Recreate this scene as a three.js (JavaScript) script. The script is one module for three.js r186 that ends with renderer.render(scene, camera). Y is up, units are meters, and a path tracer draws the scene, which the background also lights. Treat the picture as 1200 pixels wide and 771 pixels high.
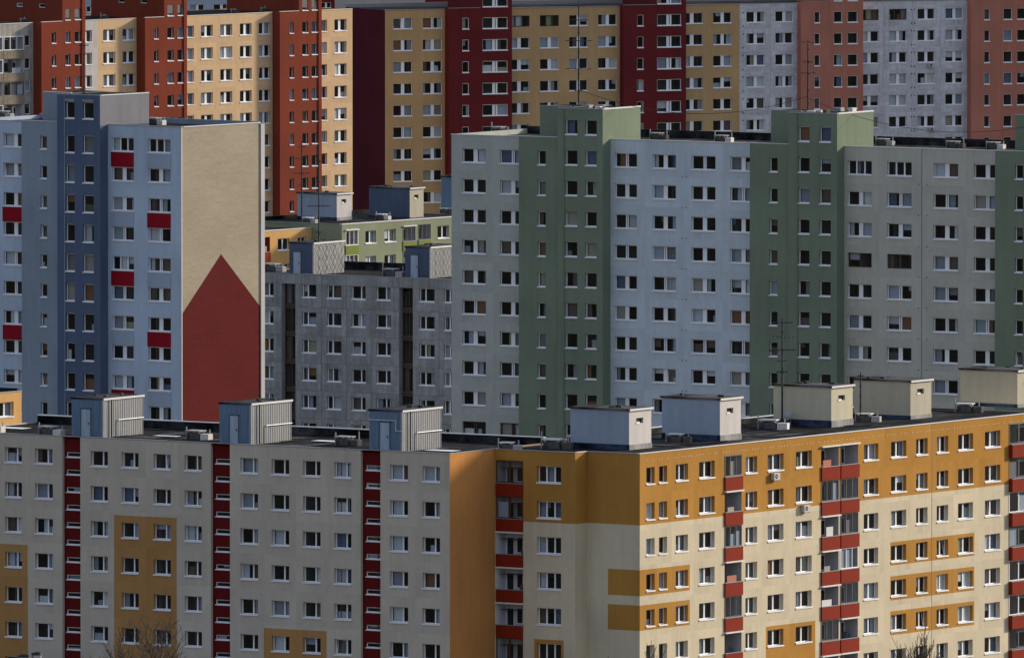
import * as THREE from 'three';
import { mergeGeometries } from 'three/addons/utils/BufferGeometryUtils.js';

// ---------------------------------------------------------------- camera, sky, sun, exposure
const scene = new THREE.Scene();
const FOC = 17000, CU = 600, CV = 385.5, HORIZON = -650;          // focal length and centre in pixels of the 1200 x 771 photograph
const PITCH = Math.atan((CV - HORIZON) / FOC), EYE = 103;
const camera = new THREE.PerspectiveCamera(2 * Math.atan(385.5 / FOC) * 180 / Math.PI, 1200 / 771, 5, 9000);
camera.position.set(0, EYE, 0);
camera.rotation.set(-PITCH, 0, 0);

const SKY = 0.80;
const SUN = new THREE.Vector3(0.84, 0.325, -0.42).normalize();
// clear hazy winter sky: pale at the horizon, bluer above, a broad bright haze round the sun
const skyTex = (() => {
  const W = 256, H = 128, d = new Float32Array(W * H * 4), v = new THREE.Vector3();
  for (let y = 0; y < H; y++) for (let x = 0; x < W; x++) {
    const th = Math.PI * (y + 0.5) / H - Math.PI / 2, ph = 2 * Math.PI * (x + 0.5) / W - Math.PI;
    v.set(Math.cos(th) * Math.cos(ph), Math.sin(th), Math.cos(th) * Math.sin(ph));
    const e = Math.max(0, v.y), k = Math.exp(-e * 3.2), c = Math.max(0, v.dot(SUN)), g = 0.9 * Math.pow(c, 6) + 0.25 * Math.pow(c, 2);
    const i = 4 * (y * W + x);
    d[i] = SKY * ((0.26 + 0.36 * k) + g * 0.52); d[i + 1] = SKY * ((0.35 + 0.29 * k) + g * 0.46); d[i + 2] = SKY * ((0.52 + 0.15 * k) + g * 0.36); d[i + 3] = 1;
  }
  const t = new THREE.DataTexture(d, W, H, THREE.RGBAFormat, THREE.FloatType); t.mapping = THREE.EquirectangularReflectionMapping; t.magFilter = t.minFilter = THREE.LinearFilter; t.wrapS = THREE.RepeatWrapping; t.needsUpdate = true; return t;
})();
scene.background = skyTex; scene.environment = skyTex;

const sun = new THREE.DirectionalLight(new THREE.Color().setRGB(1.0, 0.87, 0.70), 3.4);
sun.name = 'sun';
sun.position.copy(SUN).multiplyScalar(1500).add(new THREE.Vector3(0, 0, -1450));
sun.target.position.set(0, 0, -1450);
sun.castShadow = true;
sun.shadow.mapSize.set(4096, 4096);
Object.assign(sun.shadow.camera, { left: -500, right: 500, top: 500, bottom: -500, near: 10, far: 4000 });
sun.shadow.radius = 13;
scene.add(sun, sun.target);

const renderer = new THREE.WebGLRenderer({ antialias: true });
renderer.setSize(1024, 657);
renderer.toneMapping = THREE.LinearToneMapping;
renderer.toneMappingExposure = 1.35;
renderer.shadowMap.enabled = true;

// ---------------------------------------------------------------- helpers
let seed = 20240;
const rnd = () => { seed = (seed * 1664525 + 1013904223) >>> 0; return seed / 4294967296; };
const rr = (a, b) => a + (b - a) * rnd();
const pick = (a) => a[Math.floor(rnd() * a.length)];
const V = (x, y, z) => new THREE.Vector3(x, y, z);
const HALF = Math.PI / 2, D2R = Math.PI / 180;

const Fw = V(0, -Math.sin(PITCH), -Math.cos(PITCH)), Up = V(0, Math.cos(PITCH), -Math.sin(PITCH));
function ray(u, v) { const k = (u - CU) / FOC, m = -(v - CV) / FOC; return V(Fw.x + k + Up.x * m, Fw.y + Up.y * m, Fw.z + Up.z * m); }
function atDepth(u, v, depth) { return ray(u, v).multiplyScalar(depth).add(V(0, EYE, 0)); }
function onHeight(u, v, y) { const r = ray(u, v); return r.multiplyScalar((y - EYE) / r.y).add(V(0, EYE, 0)); }

const taken = {};
function numbered(name) { const n = taken[name] = (taken[name] ?? -1) + 1; return n ? `${name}_${String(n).padStart(3, '0')}` : name; }
function shadows(o) { o.castShadow = o.receiveShadow = true; return o; }
function mesh(name, geo, mat, parent) { const m = shadows(new THREE.Mesh(geo, mat)); m.name = name; parent.add(m); return m; }
function thing(name, label, category, pos, turn = 0, group) {
  const g = new THREE.Group(); g.name = numbered(name); g.position.copy(pos); g.rotation.y = turn;
  g.userData = { label, category }; if (group) g.userData.group = group;
  scene.add(g); g.updateMatrixWorld(true); return g;
}
const boxCache = new Map();
function boxGeo(w, h, d) {                                   // box standing on its base, uv in metres
  const key = [w, h, d].map((a) => a.toFixed(3)).join();
  if (!boxCache.has(key)) {
    const g = new THREE.BoxGeometry(w, h, d); g.translate(0, h / 2, 0);
    const p = g.attributes.position, n = g.attributes.normal, uv = g.attributes.uv;
    for (let i = 0; i < p.count; i++) {
      const ax = Math.abs(n.getX(i)) > 0.5, ay = Math.abs(n.getY(i)) > 0.5;
      uv.setXY(i, ax ? p.getZ(i) : p.getX(i), ay ? p.getZ(i) : p.getY(i));
    }
    boxCache.set(key, g);
  }
  return boxCache.get(key);
}
function box(name, mat, w, h, d, x, y, z, parent, ry = 0) { const m = mesh(name, boxGeo(w, h, d), mat, parent); m.position.set(x, y, z); m.rotation.y = ry; return m; }
function bar(x0, x1, y0, y1, z0, z1) { const g = new THREE.BoxGeometry(x1 - x0, y1 - y0, z1 - z0); g.translate((x0 + x1) / 2, (y0 + y1) / 2, (z0 + z1) / 2); return g; }
function tubeBetween(a, b, r0, r1, n = 6) {
  const d = V().subVectors(b, a), g = new THREE.CylinderGeometry(r1, r0, d.length(), n, 1);
  g.applyQuaternion(new THREE.Quaternion().setFromUnitVectors(V(0, 1, 0), d.clone().normalize()));
  g.translate((a.x + b.x) / 2, (a.y + b.y) / 2, (a.z + b.z) / 2); return g;
}

// ---------------------------------------------------------------- procedural textures
function noiseGrid(n, s) { let q = s; const a = new Float32Array(n * n); for (let i = 0; i < a.length; i++) { q = (q * 1664525 + 1013904223) >>> 0; a[i] = q / 4294967296; } return a; }
function layer(out, N, nx, ny, amp, s) {                      // tileable value noise
  const M = Math.max(nx, ny), g = noiseGrid(M, s);
  for (let y = 0; y < N; y++) {
    const fy = y / N * ny, y0 = Math.floor(fy), ty = fy - y0, sy = ty * ty * (3 - 2 * ty), ya = (y0 % ny) * M, yb = ((y0 + 1) % ny) * M;
    for (let x = 0; x < N; x++) {
      const fx = x / N * nx, x0 = Math.floor(fx), tx = fx - x0, sx = tx * tx * (3 - 2 * tx), xa = x0 % nx, xb = (x0 + 1) % nx;
      const v = (g[ya + xa] * (1 - sx) + g[ya + xb] * sx) * (1 - sy) + (g[yb + xa] * (1 - sx) + g[yb + xb] * sx) * sy;
      out[y * N + x] += (v - 0.5) * amp;
    }
  }
}
function texture(N, metres, layers, base, tint = () => [1, 1, 1], srgb = true) {
  const f = new Float32Array(N * N).fill(base); let s = 77;
  for (const [nx, ny, amp] of layers) layer(f, N, nx, ny, amp, s += 913);
  const d = new Uint8Array(N * N * 4);
  for (let i = 0; i < N * N; i++) { const v = Math.min(1, Math.max(0, f[i])), t = tint(v); for (let k = 0; k < 3; k++) d[4 * i + k] = Math.min(255, 255 * v * t[k]); d[4 * i + 3] = 255; }
  const t = new THREE.DataTexture(d, N, N); t.wrapS = t.wrapT = THREE.RepeatWrapping; t.magFilter = THREE.LinearFilter; t.minFilter = THREE.LinearMipmapLinearFilter; t.generateMipmaps = true;
  if (srgb) t.colorSpace = THREE.SRGBColorSpace;
  t.repeat.set(1 / metres, 1 / metres); t.needsUpdate = true; return t;
}
const T = {
  render: texture(1024, 24, [[5, 7, 0.07], [13, 11, 0.03], [40, 8, 0.03], [130, 5, 0.03], [60, 60, 0.02], [190, 170, 0.02], [400, 400, 0.025]], 0.95),
  concrete: texture(1024, 22, [[6, 8, 0.10], [17, 15, 0.09], [90, 9, 0.12], [24, 70, 0.05], [150, 150, 0.07], [380, 380, 0.06]], 0.80),
  weather: texture(1024, 22, [[6, 8, 0.08], [17, 15, 0.08], [90, 9, 0.08], [24, 70, 0.07], [150, 150, 0.06], [380, 380, 0.05]], 0.86),
  course: texture(1024, 20, [[5, 6, 0.05], [13, 60, 0.025], [24, 140, 0.03], [50, 200, 0.035], [300, 300, 0.05]], 0.90),
  roof: texture(1024, 30, [[5, 5, 0.35], [14, 12, 0.45], [40, 44, 0.4], [150, 150, 0.2], [400, 400, 0.16]], 0.55),
  metal: texture(512, 8, [[4, 5, 0.06], [60, 6, 0.08], [200, 30, 0.05]], 0.92),
  ground: texture(1024, 90, [[5, 5, 0.2], [17, 17, 0.2], [60, 60, 0.2], [300, 300, 0.25]], 0.7),
};
const bumpFine = texture(512, 6, [[40, 40, 0.3], [120, 120, 0.4], [250, 250, 0.4]], 0.5, undefined, false);
function paint(r, g, b, map = T.render, rough = 0.9) {
  const m = new THREE.MeshPhysicalMaterial({ map, roughness: rough, metalness: 0, specularIntensity: 0.15, side: THREE.DoubleSide }); m.color.setRGB(r, g, b);
  if (map === T.concrete || map === T.course) { m.bumpMap = bumpFine; m.bumpScale = 0.012; } return m;
}
function plain(r, g, b, rough = 0.7, metal = 0) { const m = new THREE.MeshStandardMaterial({ roughness: rough, metalness: metal, side: THREE.DoubleSide }); m.color.setRGB(r, g, b); return m; }

const M = {
  beige: paint(0.6, 0.525, 0.435), cream: paint(0.66, 0.575, 0.42), ochre: paint(0.47, 0.238, 0.055), orange: paint(0.6, 0.27, 0.085),
  ochreDeep: paint(0.42, 0.19, 0.035), redStrip: paint(0.14, 0.012, 0.012), parapetRed: paint(0.245, 0.026, 0.011, T.render, 0.7), orangePatch: paint(0.48, 0.255, 0.095),
  blue: paint(0.5, 0.59, 0.72), blueMid: paint(0.28, 0.335, 0.405), blueDark: paint(0.115, 0.15, 0.235), bluePanel: paint(0.38, 0.455, 0.56), towerGrey: paint(0.26, 0.26, 0.29),
  gable: paint(0.49, 0.42, 0.315, T.course), gableRed: paint(0.155, 0.022, 0.022, T.course), panelRed: paint(0.30, 0.008, 0.02, T.render, 0.6),
  greenMid: paint(0.215, 0.265, 0.193), greyGreen: paint(0.49, 0.51, 0.47), blueGrey: paint(0.585, 0.655, 0.72), greySand: paint(0.53, 0.52, 0.455),
  concrete: paint(0.49, 0.485, 0.49, T.concrete), concreteLilac: paint(0.74, 0.74, 0.79, T.weather), concreteWhite: paint(0.52, 0.49, 0.46, T.concrete), concreteTan: paint(0.42, 0.35, 0.27, T.concrete),
  seal: plain(0.17, 0.165, 0.17, 0.9), sealPale: plain(0.62, 0.62, 0.70, 0.9),
  stairBrown: plain(0.11, 0.07, 0.055, 0.7),
  leaf: paint(0.275, 0.305, 0.205), leafPanel: paint(0.22, 0.26, 0.06), peachLow: paint(0.72, 0.42, 0.17), brickLow: paint(0.34, 0.06, 0.03),
  peach: paint(0.7, 0.485, 0.29), brick: paint(0.235, 0.052, 0.03), maroon: paint(0.155, 0.024, 0.027), maroonGable: paint(0.085, 0.012, 0.022), sand: paint(0.54, 0.36, 0.18), salmon: paint(0.5, 0.2, 0.145), whiteGrey: paint(0.60, 0.58, 0.58),  // maroonGable: darker copy of maroon, given by facing to the left end wall
  farBlue: paint(0.40, 0.47, 0.58), farBeige: paint(0.48, 0.44, 0.42), farRed: paint(0.20, 0.02, 0.02),
  roof: paint(0.055, 0.056, 0.06, T.roof, 0.95), roofTan: paint(0.22, 0.19, 0.165, T.roof, 0.95), roofLip: paint(0.10, 0.10, 0.11, T.roof, 0.85),
  flash: plain(0.62, 0.62, 0.62, 0.45, 0.2), flashDull: plain(0.28, 0.28, 0.29, 0.5, 0.2),
  pvc: plain(0.80, 0.81, 0.83, 0.4), pvcPanel: plain(0.72, 0.75, 0.80, 0.5), sill: plain(0.78, 0.78, 0.80, 0.4), brownFrame: plain(0.05, 0.025, 0.018, 0.6), greyFrame: plain(0.09, 0.09, 0.095, 0.6),
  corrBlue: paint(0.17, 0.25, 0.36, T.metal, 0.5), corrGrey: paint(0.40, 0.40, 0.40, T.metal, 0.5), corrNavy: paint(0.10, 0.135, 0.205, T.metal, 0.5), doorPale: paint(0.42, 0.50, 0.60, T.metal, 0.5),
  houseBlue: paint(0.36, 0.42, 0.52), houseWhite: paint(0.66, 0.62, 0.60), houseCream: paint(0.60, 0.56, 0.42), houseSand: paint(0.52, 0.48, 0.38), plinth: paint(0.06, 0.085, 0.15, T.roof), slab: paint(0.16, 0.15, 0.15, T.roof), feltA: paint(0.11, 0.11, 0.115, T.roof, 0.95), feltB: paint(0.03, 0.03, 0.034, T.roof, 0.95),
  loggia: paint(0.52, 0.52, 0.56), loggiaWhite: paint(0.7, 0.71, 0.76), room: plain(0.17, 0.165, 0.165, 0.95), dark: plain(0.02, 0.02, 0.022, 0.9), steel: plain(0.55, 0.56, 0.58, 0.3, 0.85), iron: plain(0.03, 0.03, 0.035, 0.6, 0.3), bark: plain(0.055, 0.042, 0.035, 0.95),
  ac: plain(0.46, 0.46, 0.45, 0.6), lightCap: plain(0.66, 0.64, 0.60, 0.7), ventCap: plain(0.36, 0.36, 0.36, 0.8), grass: paint(0.17, 0.155, 0.105, T.ground, 1),
};
const glass = new THREE.MeshPhysicalMaterial({ transmission: 1, thickness: 0, roughness: 0.04, ior: 1.5, metalness: 0, side: THREE.DoubleSide }); glass.color.setRGB(0.88, 0.92, 0.95);
const curtains = [[0.62, 0.62, 0.62], [0.52, 0.54, 0.58], [0.36, 0.40, 0.46], [0.35, 0.31, 0.26], [0.22, 0.10, 0.045], [0.12, 0.085, 0.07], [0.10, 0.13, 0.20], [0.30, 0.32, 0.20], [0.20, 0.19, 0.19], [0.30, 0.36, 0.40], [0.44, 0.45, 0.47], [0.25, 0.27, 0.31]].map((c) => plain(...c, 0.95));
const coolCurtains = [0, 1, 1, 2, 2, 9, 9, 10, 10, 11, 11, 11, 6, 7].map((i) => curtains[i]);
const warmCurtains = [curtains[3], curtains[4], curtains[5], curtains[5], curtains[8]];

// ---------------------------------------------------------------- facades: a wall plane with real openings
const paneGeo = new THREE.PlaneGeometry(1, 1); paneGeo.translate(0, 0.5, 0);
const curtainGeo = (() => { const g = new THREE.PlaneGeometry(1, 1, 14, 1); g.translate(0, 0.5, 0); const p = g.attributes.position; for (let i = 0; i < p.count; i++) p.setZ(i, 0.025 * Math.sin(p.getX(i) * 40)); g.computeVertexNormals(); return g; })();
const STYLE = { one: [], duo: [[0.43, 0.60]], thin: [[0.455, 0.50], [0.53, 0.575]], twin: [[0.46, 0.54]], tri: [[0.305, 0.36], [0.64, 0.695]], asym: [[0.60, 0.67]], lean: [[0.50, 0.57]], left: [[0.33, 0.40]], pair: [[0.40, 0.50], [0.535, 0.60]], bars3: [[0.31, 0.335], [0.645, 0.67]] };
const frameCache = new Map();
function frameGeo(w, h, style) {
  const key = `${w}|${h}|${style}`;
  if (!frameCache.has(key)) {
    const e = 0.006, b = Math.min(0.075, w * 0.12), gs = [bar(-w / 2 - e, -w / 2 + b, 0, h + e, -0.07, 0), bar(w / 2 - b, w / 2 + e, 0, h + e, -0.07, 0), bar(-w / 2 + b, w / 2 - b, -e, 0.085, -0.07, 0), bar(-w / 2 + b, w / 2 - b, h - b, h + e, -0.07, 0)];
    for (const [a, c] of STYLE[style]) gs.push(bar(-w / 2 + a * w, -w / 2 + c * w, 0.085, h - b, -0.068, -0.004));
    frameCache.set(key, mergeGeometries(gs));
  }
  return frameCache.get(key);
}
const sillCache = new Map();
function sillGeo(w, proud) { const key = w + '|' + proud; if (!sillCache.has(key)) { const g = bar(-w / 2 - 0.025, w / 2 + 0.025, proud < 0.05 ? -0.045 : -0.085, 0.022, 0.004, proud); const t = bar(-w / 2 + 0.004, w / 2 - 0.004, 0.003, 0.03, -0.30, 0.004); sillCache.set(key, mergeGeometries([g, t])); } return sillCache.get(key); }

class Fac {
  constructor(bld, lx, lz, turn, s0, s1, h0, h1, mat, o = {}) {
    Object.assign(this, { bld, lx, lz, turn, s0, s1, h0, h1, mat, reveal: 0.2, zones: [], open: [], name: 'wall', depth: 3 }, o);
    const a = bld.rotation.y + turn; this.d = V(Math.cos(a), 0, -Math.sin(a)); this.n = V(Math.sin(a), 0, Math.cos(a));
    this.w = V(lx, 0, lz).applyMatrix4(bld.matrixWorld);
    this.m = new THREE.Matrix4().makeRotationY(turn).setPosition(lx, 0, lz);
    this.ou = rr(0, 20); this.ov = rr(0, 20); this.levels = [];
  }
  hit(u, v) { const r = ray(u, v), k = V().subVectors(this.w, V(0, EYE, 0)).dot(this.n) / r.dot(this.n); return r.multiplyScalar(k).add(V(0, EYE, 0)); }
  s(u, v = this.v ?? 400) { return this.hit(u, v).sub(this.w).dot(this.d); }
  y(u, v) { return this.hit(u, v).y; }
  at(s, h, out) { return V(s, h, out).applyMatrix4(this.m); }
  put(o, s, h, out) { o.position.copy(this.at(s, h, out)); o.rotation.y = this.turn; return o; }
  rows(u, vTop, vBot, n, pitch = 2.8) { const a = this.y(u, vTop), b = this.y(u, vBot); return Array.from({ length: n }, (_, k) => [b - k * pitch, a - k * pitch]); }
  zone(mat, s0, s1, h0, h1) { this.zones.push({ mat, s0, s1, h0, h1 }); return this; }
  panelJoints(cols, rows, below = 0.75) { const c = [...cols].sort((a, b) => a[0] - b[0]); this.joints = { s: c.slice(1).map((k, i) => (k[0] + c[i][1]) / 2), h: rows.map(([h0]) => h0 - below) }; }
  matAt(s, h) { let m = this.mat; for (const z of this.zones) if (s > z.s0 && s < z.s1 && h > z.h0 && h < z.h1) m = z.mat; return m; }
  opening(s0, s1, h0, h1, depth) { this.open.push({ s0, s1, h0, h1, depth }); }
  window(s0, s1, h0, h1, style, o = {}) {
    const { frame = M.pvc, sill = true, blind = 0, lit = 0.4, warm = 0.25, tilt = 0.02, reveal = this.reveal, ledge = 0.075 } = o;
    this.opening(s0, s1, h0, h1, reveal + 0.1);
    const w = Math.round((s1 - s0) * 50) / 50, h = Math.round((h1 - h0) * 50) / 50, sc = (s0 + s1) / 2;
    const g = this.put(mesh('window', frameGeo(w, h, style), frame, this.parent ?? this.bld), sc, h0, -reveal);
    if (sill) mesh('sill', sillGeo(w, ledge), M.sill, g).position.z = 0, g.children[g.children.length - 1].position.set(0, 0, reveal);
    const b = Math.min(0.075, w * 0.12), edges = [0.0 + b / w, ...STYLE[style].flat(), 1 - b / w];
    const allCurtain = rnd();
    for (let i = 0; i < edges.length; i += 2) {
      const x0 = -w / 2 + edges[i] * w, x1 = -w / 2 + edges[i + 1] * w, pw = x1 - x0, ph = h - 0.085 - b;
      if (pw < 0.08) continue;
      const p = mesh('pane', paneGeo, glass, g); p.position.set((x0 + x1) / 2, 0.085, -0.035); p.scale.set(pw, ph, 1); p.castShadow = false;
      if (rnd() < tilt && pw > 0.3) {
        p.rotation.x = -0.14; p.position.z = -0.06;
        const t = 0.05, sg = mesh('open_sash', mergeGeometries([bar(-pw / 2, -pw / 2 + t, 0, ph, -0.02, 0.02), bar(pw / 2 - t, pw / 2, 0, ph, -0.02, 0.02), bar(-pw / 2 + t, pw / 2 - t, ph - t, ph, -0.02, 0.02)]), frame, g);
        sg.position.copy(p.position); sg.rotation.x = -0.14;
      }
      const q = rnd();
      if (blind > 0 && rnd() < blind) { const c = mesh('blind', paneGeo, curtains[0], g); const part = rnd() < 0.6 ? 1 : rr(0.3, 0.8); c.scale.set(pw + 0.04, ph * part, 1); c.position.set((x0 + x1) / 2, 0.085 + ph * (1 - part), -0.085); }
      else if (q < lit || allCurtain < 0.12) {
        const m = rnd() < warm ? pick(warmCurtains) : pick(coolCurtains);
        const full = rnd() < 0.6, cw = full ? pw + 0.06 : pw * rr(0.35, 0.7), side = rnd() < 0.5 ? -1 : 1;
        const part = rnd() < 0.75 ? 1 : rr(0.35, 0.7);
        const c = mesh('curtain', curtainGeo, m, g); c.scale.set(cw, ph * part, 1);
        c.position.set((x0 + x1) / 2 + side * (pw + 0.06 - cw) / 2, 0.085 + (rnd() < 0.5 ? ph * (1 - part) : 0), -rr(0.13, 0.22));
      }
    }
    return g;
  }
  loggia(s0, s1, h0, h1, hp, o = {}) {                        // open recess from h0 to h1 with a parapet hp high in front
    const { mat = M.parapetRed, back = M.loggia, proud = 0.10, glazed = 0, frame = M.greyFrame, lip = false, over = 0.04, dep = 1.25, style = 'bars3', drop = 0 } = o;
    this.opening(s0, s1, h0, h1, 0.02);
    const w = s1 - s0, h = h1 - h0, sc = (s0 + s1) / 2, q = [];
    const F = (a, b, c, d) => quadGeo(q, a, b, c, d);
    F([-w / 2, 0, -dep], [w / 2, 0, -dep], [w / 2, h, -dep], [-w / 2, h, -dep]);
    F([-w / 2, 0, 0], [-w / 2, 0, -dep], [-w / 2, h, -dep], [-w / 2, h, 0]);
    F([w / 2, 0, -dep], [w / 2, 0, 0], [w / 2, h, 0], [w / 2, h, -dep]);
    F([-w / 2, h, -dep], [w / 2, h, -dep], [w / 2, h, 0], [-w / 2, h, 0]);
    F([-w / 2, 0, 0], [w / 2, 0, 0], [w / 2, 0, -dep], [-w / 2, 0, -dep]);
    const g = this.put(mesh('loggia', finish(q), back, this.bld), sc, h0, 0);
    const par = mesh('parapet', boxGeo(w + 2 * over, hp, 0.07), mat, g); par.position.set(0, -drop, proud);
    if (proud > 0.05) for (const sd of [-1, 1]) { const e = mesh('parapet_side', boxGeo(0.05, hp - 0.02, proud - 0.03), mat, g); e.position.set(sd * (w / 2 + over - 0.03), -drop + 0.01, (proud - 0.03) / 2 - 0.004); }
    mesh('handrail', boxGeo(w + 2 * over + 0.04, 0.05, 0.12), M.flashDull, g).position.set(0, hp - drop + 0.002, proud);
    if (lip) mesh('awning_case', boxGeo(w + 2 * over + 0.06, 0.12, 0.24), M.lightCap, g).position.set(0, h - 0.125, proud + 0.02);
    // balcony door and window in the rear wall
    const dw = Math.min(0.75, w * 0.4), dr = mesh('balcony_door', frameGeo(Math.round(dw * 50) / 50, 2.0, 'one'), M.pvc, g); dr.position.set(-w / 2 + dw / 2 + 0.15, 0.08, -dep + 0.075);
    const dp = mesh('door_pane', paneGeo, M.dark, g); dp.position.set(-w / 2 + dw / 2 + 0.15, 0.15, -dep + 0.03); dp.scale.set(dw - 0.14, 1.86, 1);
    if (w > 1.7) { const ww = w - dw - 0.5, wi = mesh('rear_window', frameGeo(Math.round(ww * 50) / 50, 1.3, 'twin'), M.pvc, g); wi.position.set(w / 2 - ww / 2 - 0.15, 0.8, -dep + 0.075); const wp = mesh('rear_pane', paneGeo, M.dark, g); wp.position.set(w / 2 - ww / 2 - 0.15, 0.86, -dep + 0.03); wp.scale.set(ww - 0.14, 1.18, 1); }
    if (glazed) {
      const gh = Math.round((h - hp + drop - 0.04) * 50) / 50, gw = Math.round(w * 50) / 50;
      const f = mesh('glazing', frameGeo(gw, gh, style), frame, g); f.position.set(0, hp - drop + 0.045, 0.035);
      const edges = [0.04, ...STYLE[style].flat(), 0.96];
      for (let i = 0; i < edges.length; i += 2) {
        const pw = (edges[i + 1] - edges[i]) * w, p = mesh('glazing_pane', paneGeo, glass, g); p.position.set(-w / 2 + (edges[i] + edges[i + 1]) / 2 * w, hp - drop + 0.1, 0.0); p.scale.set(pw, gh - 0.12, 1); p.castShadow = false;
        if (rnd() < 0.25) { const c = mesh('curtain', curtainGeo, pick([curtains[2], curtains[2], curtains[3], curtains[8]]), g); c.scale.set(pw, (gh - 0.12) * rr(0.6, 1), 1); c.position.set(p.position.x, hp - drop + 0.1, -0.10); }
      }
    } else if (rnd() < 0.42) {                                // washing hung over the rail
      const c = mesh('hung_cloth', boxGeo(w * rr(0.3, 0.55), rr(0.5, 0.8), 0.03), pick([curtains[0], curtains[6], M.salmon, M.farBlue, curtains[3]]), g); c.position.set(rr(-0.2, 0.2) * w, hp - drop + 0.05 - rr(0, 0.2), proud - 0.09);
    } else if (rnd() < 0.6) {                                // things people keep on their balcony: a folded rack or a board
      const b = mesh('storage_box', boxGeo(rr(0.4, 0.7), rr(0.9, 1.6), 0.4), pick([M.brickLow, M.houseWhite, M.greyFrame, curtains[6]]), g); b.position.set(w / 2 - 0.45, 0.004, -dep + 0.4);
    }
    return g;
  }
  box(name, mat, s0, s1, h0, h1, z0, z1, parent) { const m = mesh(name, boxGeo(s1 - s0, h1 - h0, z1 - z0), mat, parent ?? this.bld); return this.put(m, (s0 + s1) / 2, h0, (z0 + z1) / 2); }
  // joined wall panels: grid of bays and storeys, each its own mesh with a recessed joint
  panels(sEdges, hEdges, mat, gap = 0.035, thick = 0.05) {
    for (let i = 0; i + 1 < sEdges.length; i++) for (let j = 0; j + 1 < hEdges.length; j++) {
      const a = sEdges[i] + gap / 2, b = sEdges[i + 1] - gap / 2, c = hEdges[j] + gap / 2, d = hEdges[j + 1] - gap / 2;
      const ops = this.open.filter((o) => o.s0 < b && o.s1 > a && o.h0 < d && o.h1 > c);
      const q = []; gridFace(q, a, b, c, d, ops, thick, rr(0, 20), rr(0, 20));
      for (const [p0, p1] of [[[a, c], [b, c]], [[b, c], [b, d]], [[b, d], [a, d]], [[a, d], [a, c]]]) quadGeo(q, [p0[0], p0[1], 0], [p1[0], p1[1], 0], [p1[0], p1[1], thick], [p0[0], p0[1], thick]);
      for (const o of ops) rim(q, o, 0, thick);
      const g = finish(q); g.applyMatrix4(this.m); mesh('panel', g, mat, this.bld);
    }
  }
  build(room = true) {
    const S = new Set([this.s0, this.s1]), Hh = new Set([this.h0, this.h1]);
    for (const o of [...this.open, ...this.zones]) { for (const k of [o.s0, o.s1]) if (k > this.s0 && k < this.s1) S.add(k); for (const k of [o.h0, o.h1]) if (k > this.h0 && k < this.h1) Hh.add(k); }
    const J = this.joints ?? { s: [], h: [] }; for (const k of J.s) if (k > this.s0 && k < this.s1) S.add(k); for (const k of J.h) if (k > this.h0 && k < this.h1) Hh.add(k);
    const cellOf = (s, h) => J.s.filter((k) => k <= s + 1e-6).length * 7.31 + J.h.filter((k) => k <= h + 1e-6).length * 3.77;
    const ss = [...S].sort((a, b) => a - b), hh = [...Hh].sort((a, b) => a - b), nx = ss.length - 1, ny = hh.length - 1, cell = [], comp = new Int32Array(nx * ny).fill(-1), per = [];
    for (let j = 0; j < ny; j++) for (let i = 0; i < nx; i++) { const sc = (ss[i] + ss[i + 1]) / 2, hc = (hh[j] + hh[j + 1]) / 2; cell.push(this.open.some((o) => sc > o.s0 && sc < o.s1 && hc > o.h0 && hc < o.h1) ? null : this.matAt(sc, hc)); }
    for (let k = 0; k < cell.length; k++) if (cell[k] && comp[k] < 0) {          // one mesh for each connected patch of one paint
      const id = per.length, todo = [k]; per.push([cell[k], []]); comp[k] = id;
      while (todo.length) { const c = todo.pop(), ci = c % nx; for (const n of [ci > 0 ? c - 1 : -1, ci < nx - 1 ? c + 1 : -1, c - nx, c + nx]) if (n >= 0 && n < cell.length && comp[n] < 0 && cell[n] === cell[c]) { comp[n] = id; todo.push(n); } }
    }
    for (let j = 0; j < ny; j++) {
      let run = null;
      const flush = () => { if (run) quadGeo(per[run.m][1], [run.a, hh[j], 0], [run.b, hh[j], 0], [run.b, hh[j + 1], 0], [run.a, hh[j + 1], 0], this.ou + cellOf(run.a, hh[j]), this.ov + 1.7 * cellOf(run.a, hh[j])); run = null; };
      for (let i = 0; i < nx; i++) { const m = comp[j * nx + i]; if (m < 0) { flush(); continue; } if (run && run.m === m && !J.s.includes(ss[i])) run.b = ss[i + 1]; else { flush(); run = { a: ss[i], b: ss[i + 1], m }; } }
      flush();
    }
    for (const o of this.open) {
      const i = ss.findIndex((x) => Math.abs(x - o.s0) < 1e-6), j = hh.findIndex((x) => Math.abs(x - o.h0) < 1e-6);
      let id = i > 0 && j >= 0 ? comp[j * nx + i - 1] : -1; if (id < 0) id = 0;
      if (this.revealMat) { let k = per.findIndex((p) => p.reveal); if (k < 0) { k = per.length; const p = [this.revealMat, []]; p.reveal = true; per.push(p); } id = k; }
      rim(per[id][1], o, -o.depth, 0);
    }
    let first = true;
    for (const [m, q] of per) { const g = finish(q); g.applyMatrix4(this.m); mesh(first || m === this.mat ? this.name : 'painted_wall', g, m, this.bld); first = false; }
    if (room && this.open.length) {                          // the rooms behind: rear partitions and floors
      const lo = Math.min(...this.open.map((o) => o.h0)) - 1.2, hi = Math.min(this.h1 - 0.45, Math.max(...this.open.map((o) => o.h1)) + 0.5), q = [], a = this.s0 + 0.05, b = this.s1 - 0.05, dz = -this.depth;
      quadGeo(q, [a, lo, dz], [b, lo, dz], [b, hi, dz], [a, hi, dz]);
      const ref = this.open[0].h0; for (let k = -20; k <= 20; k++) { const y = ref - 0.85 + k * 2.8; if (y > lo && y < hi) quadGeo(q, [a, y, -0.32], [b, y, -0.32], [b, y, dz + 0.01], [a, y, dz + 0.01]); }
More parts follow.
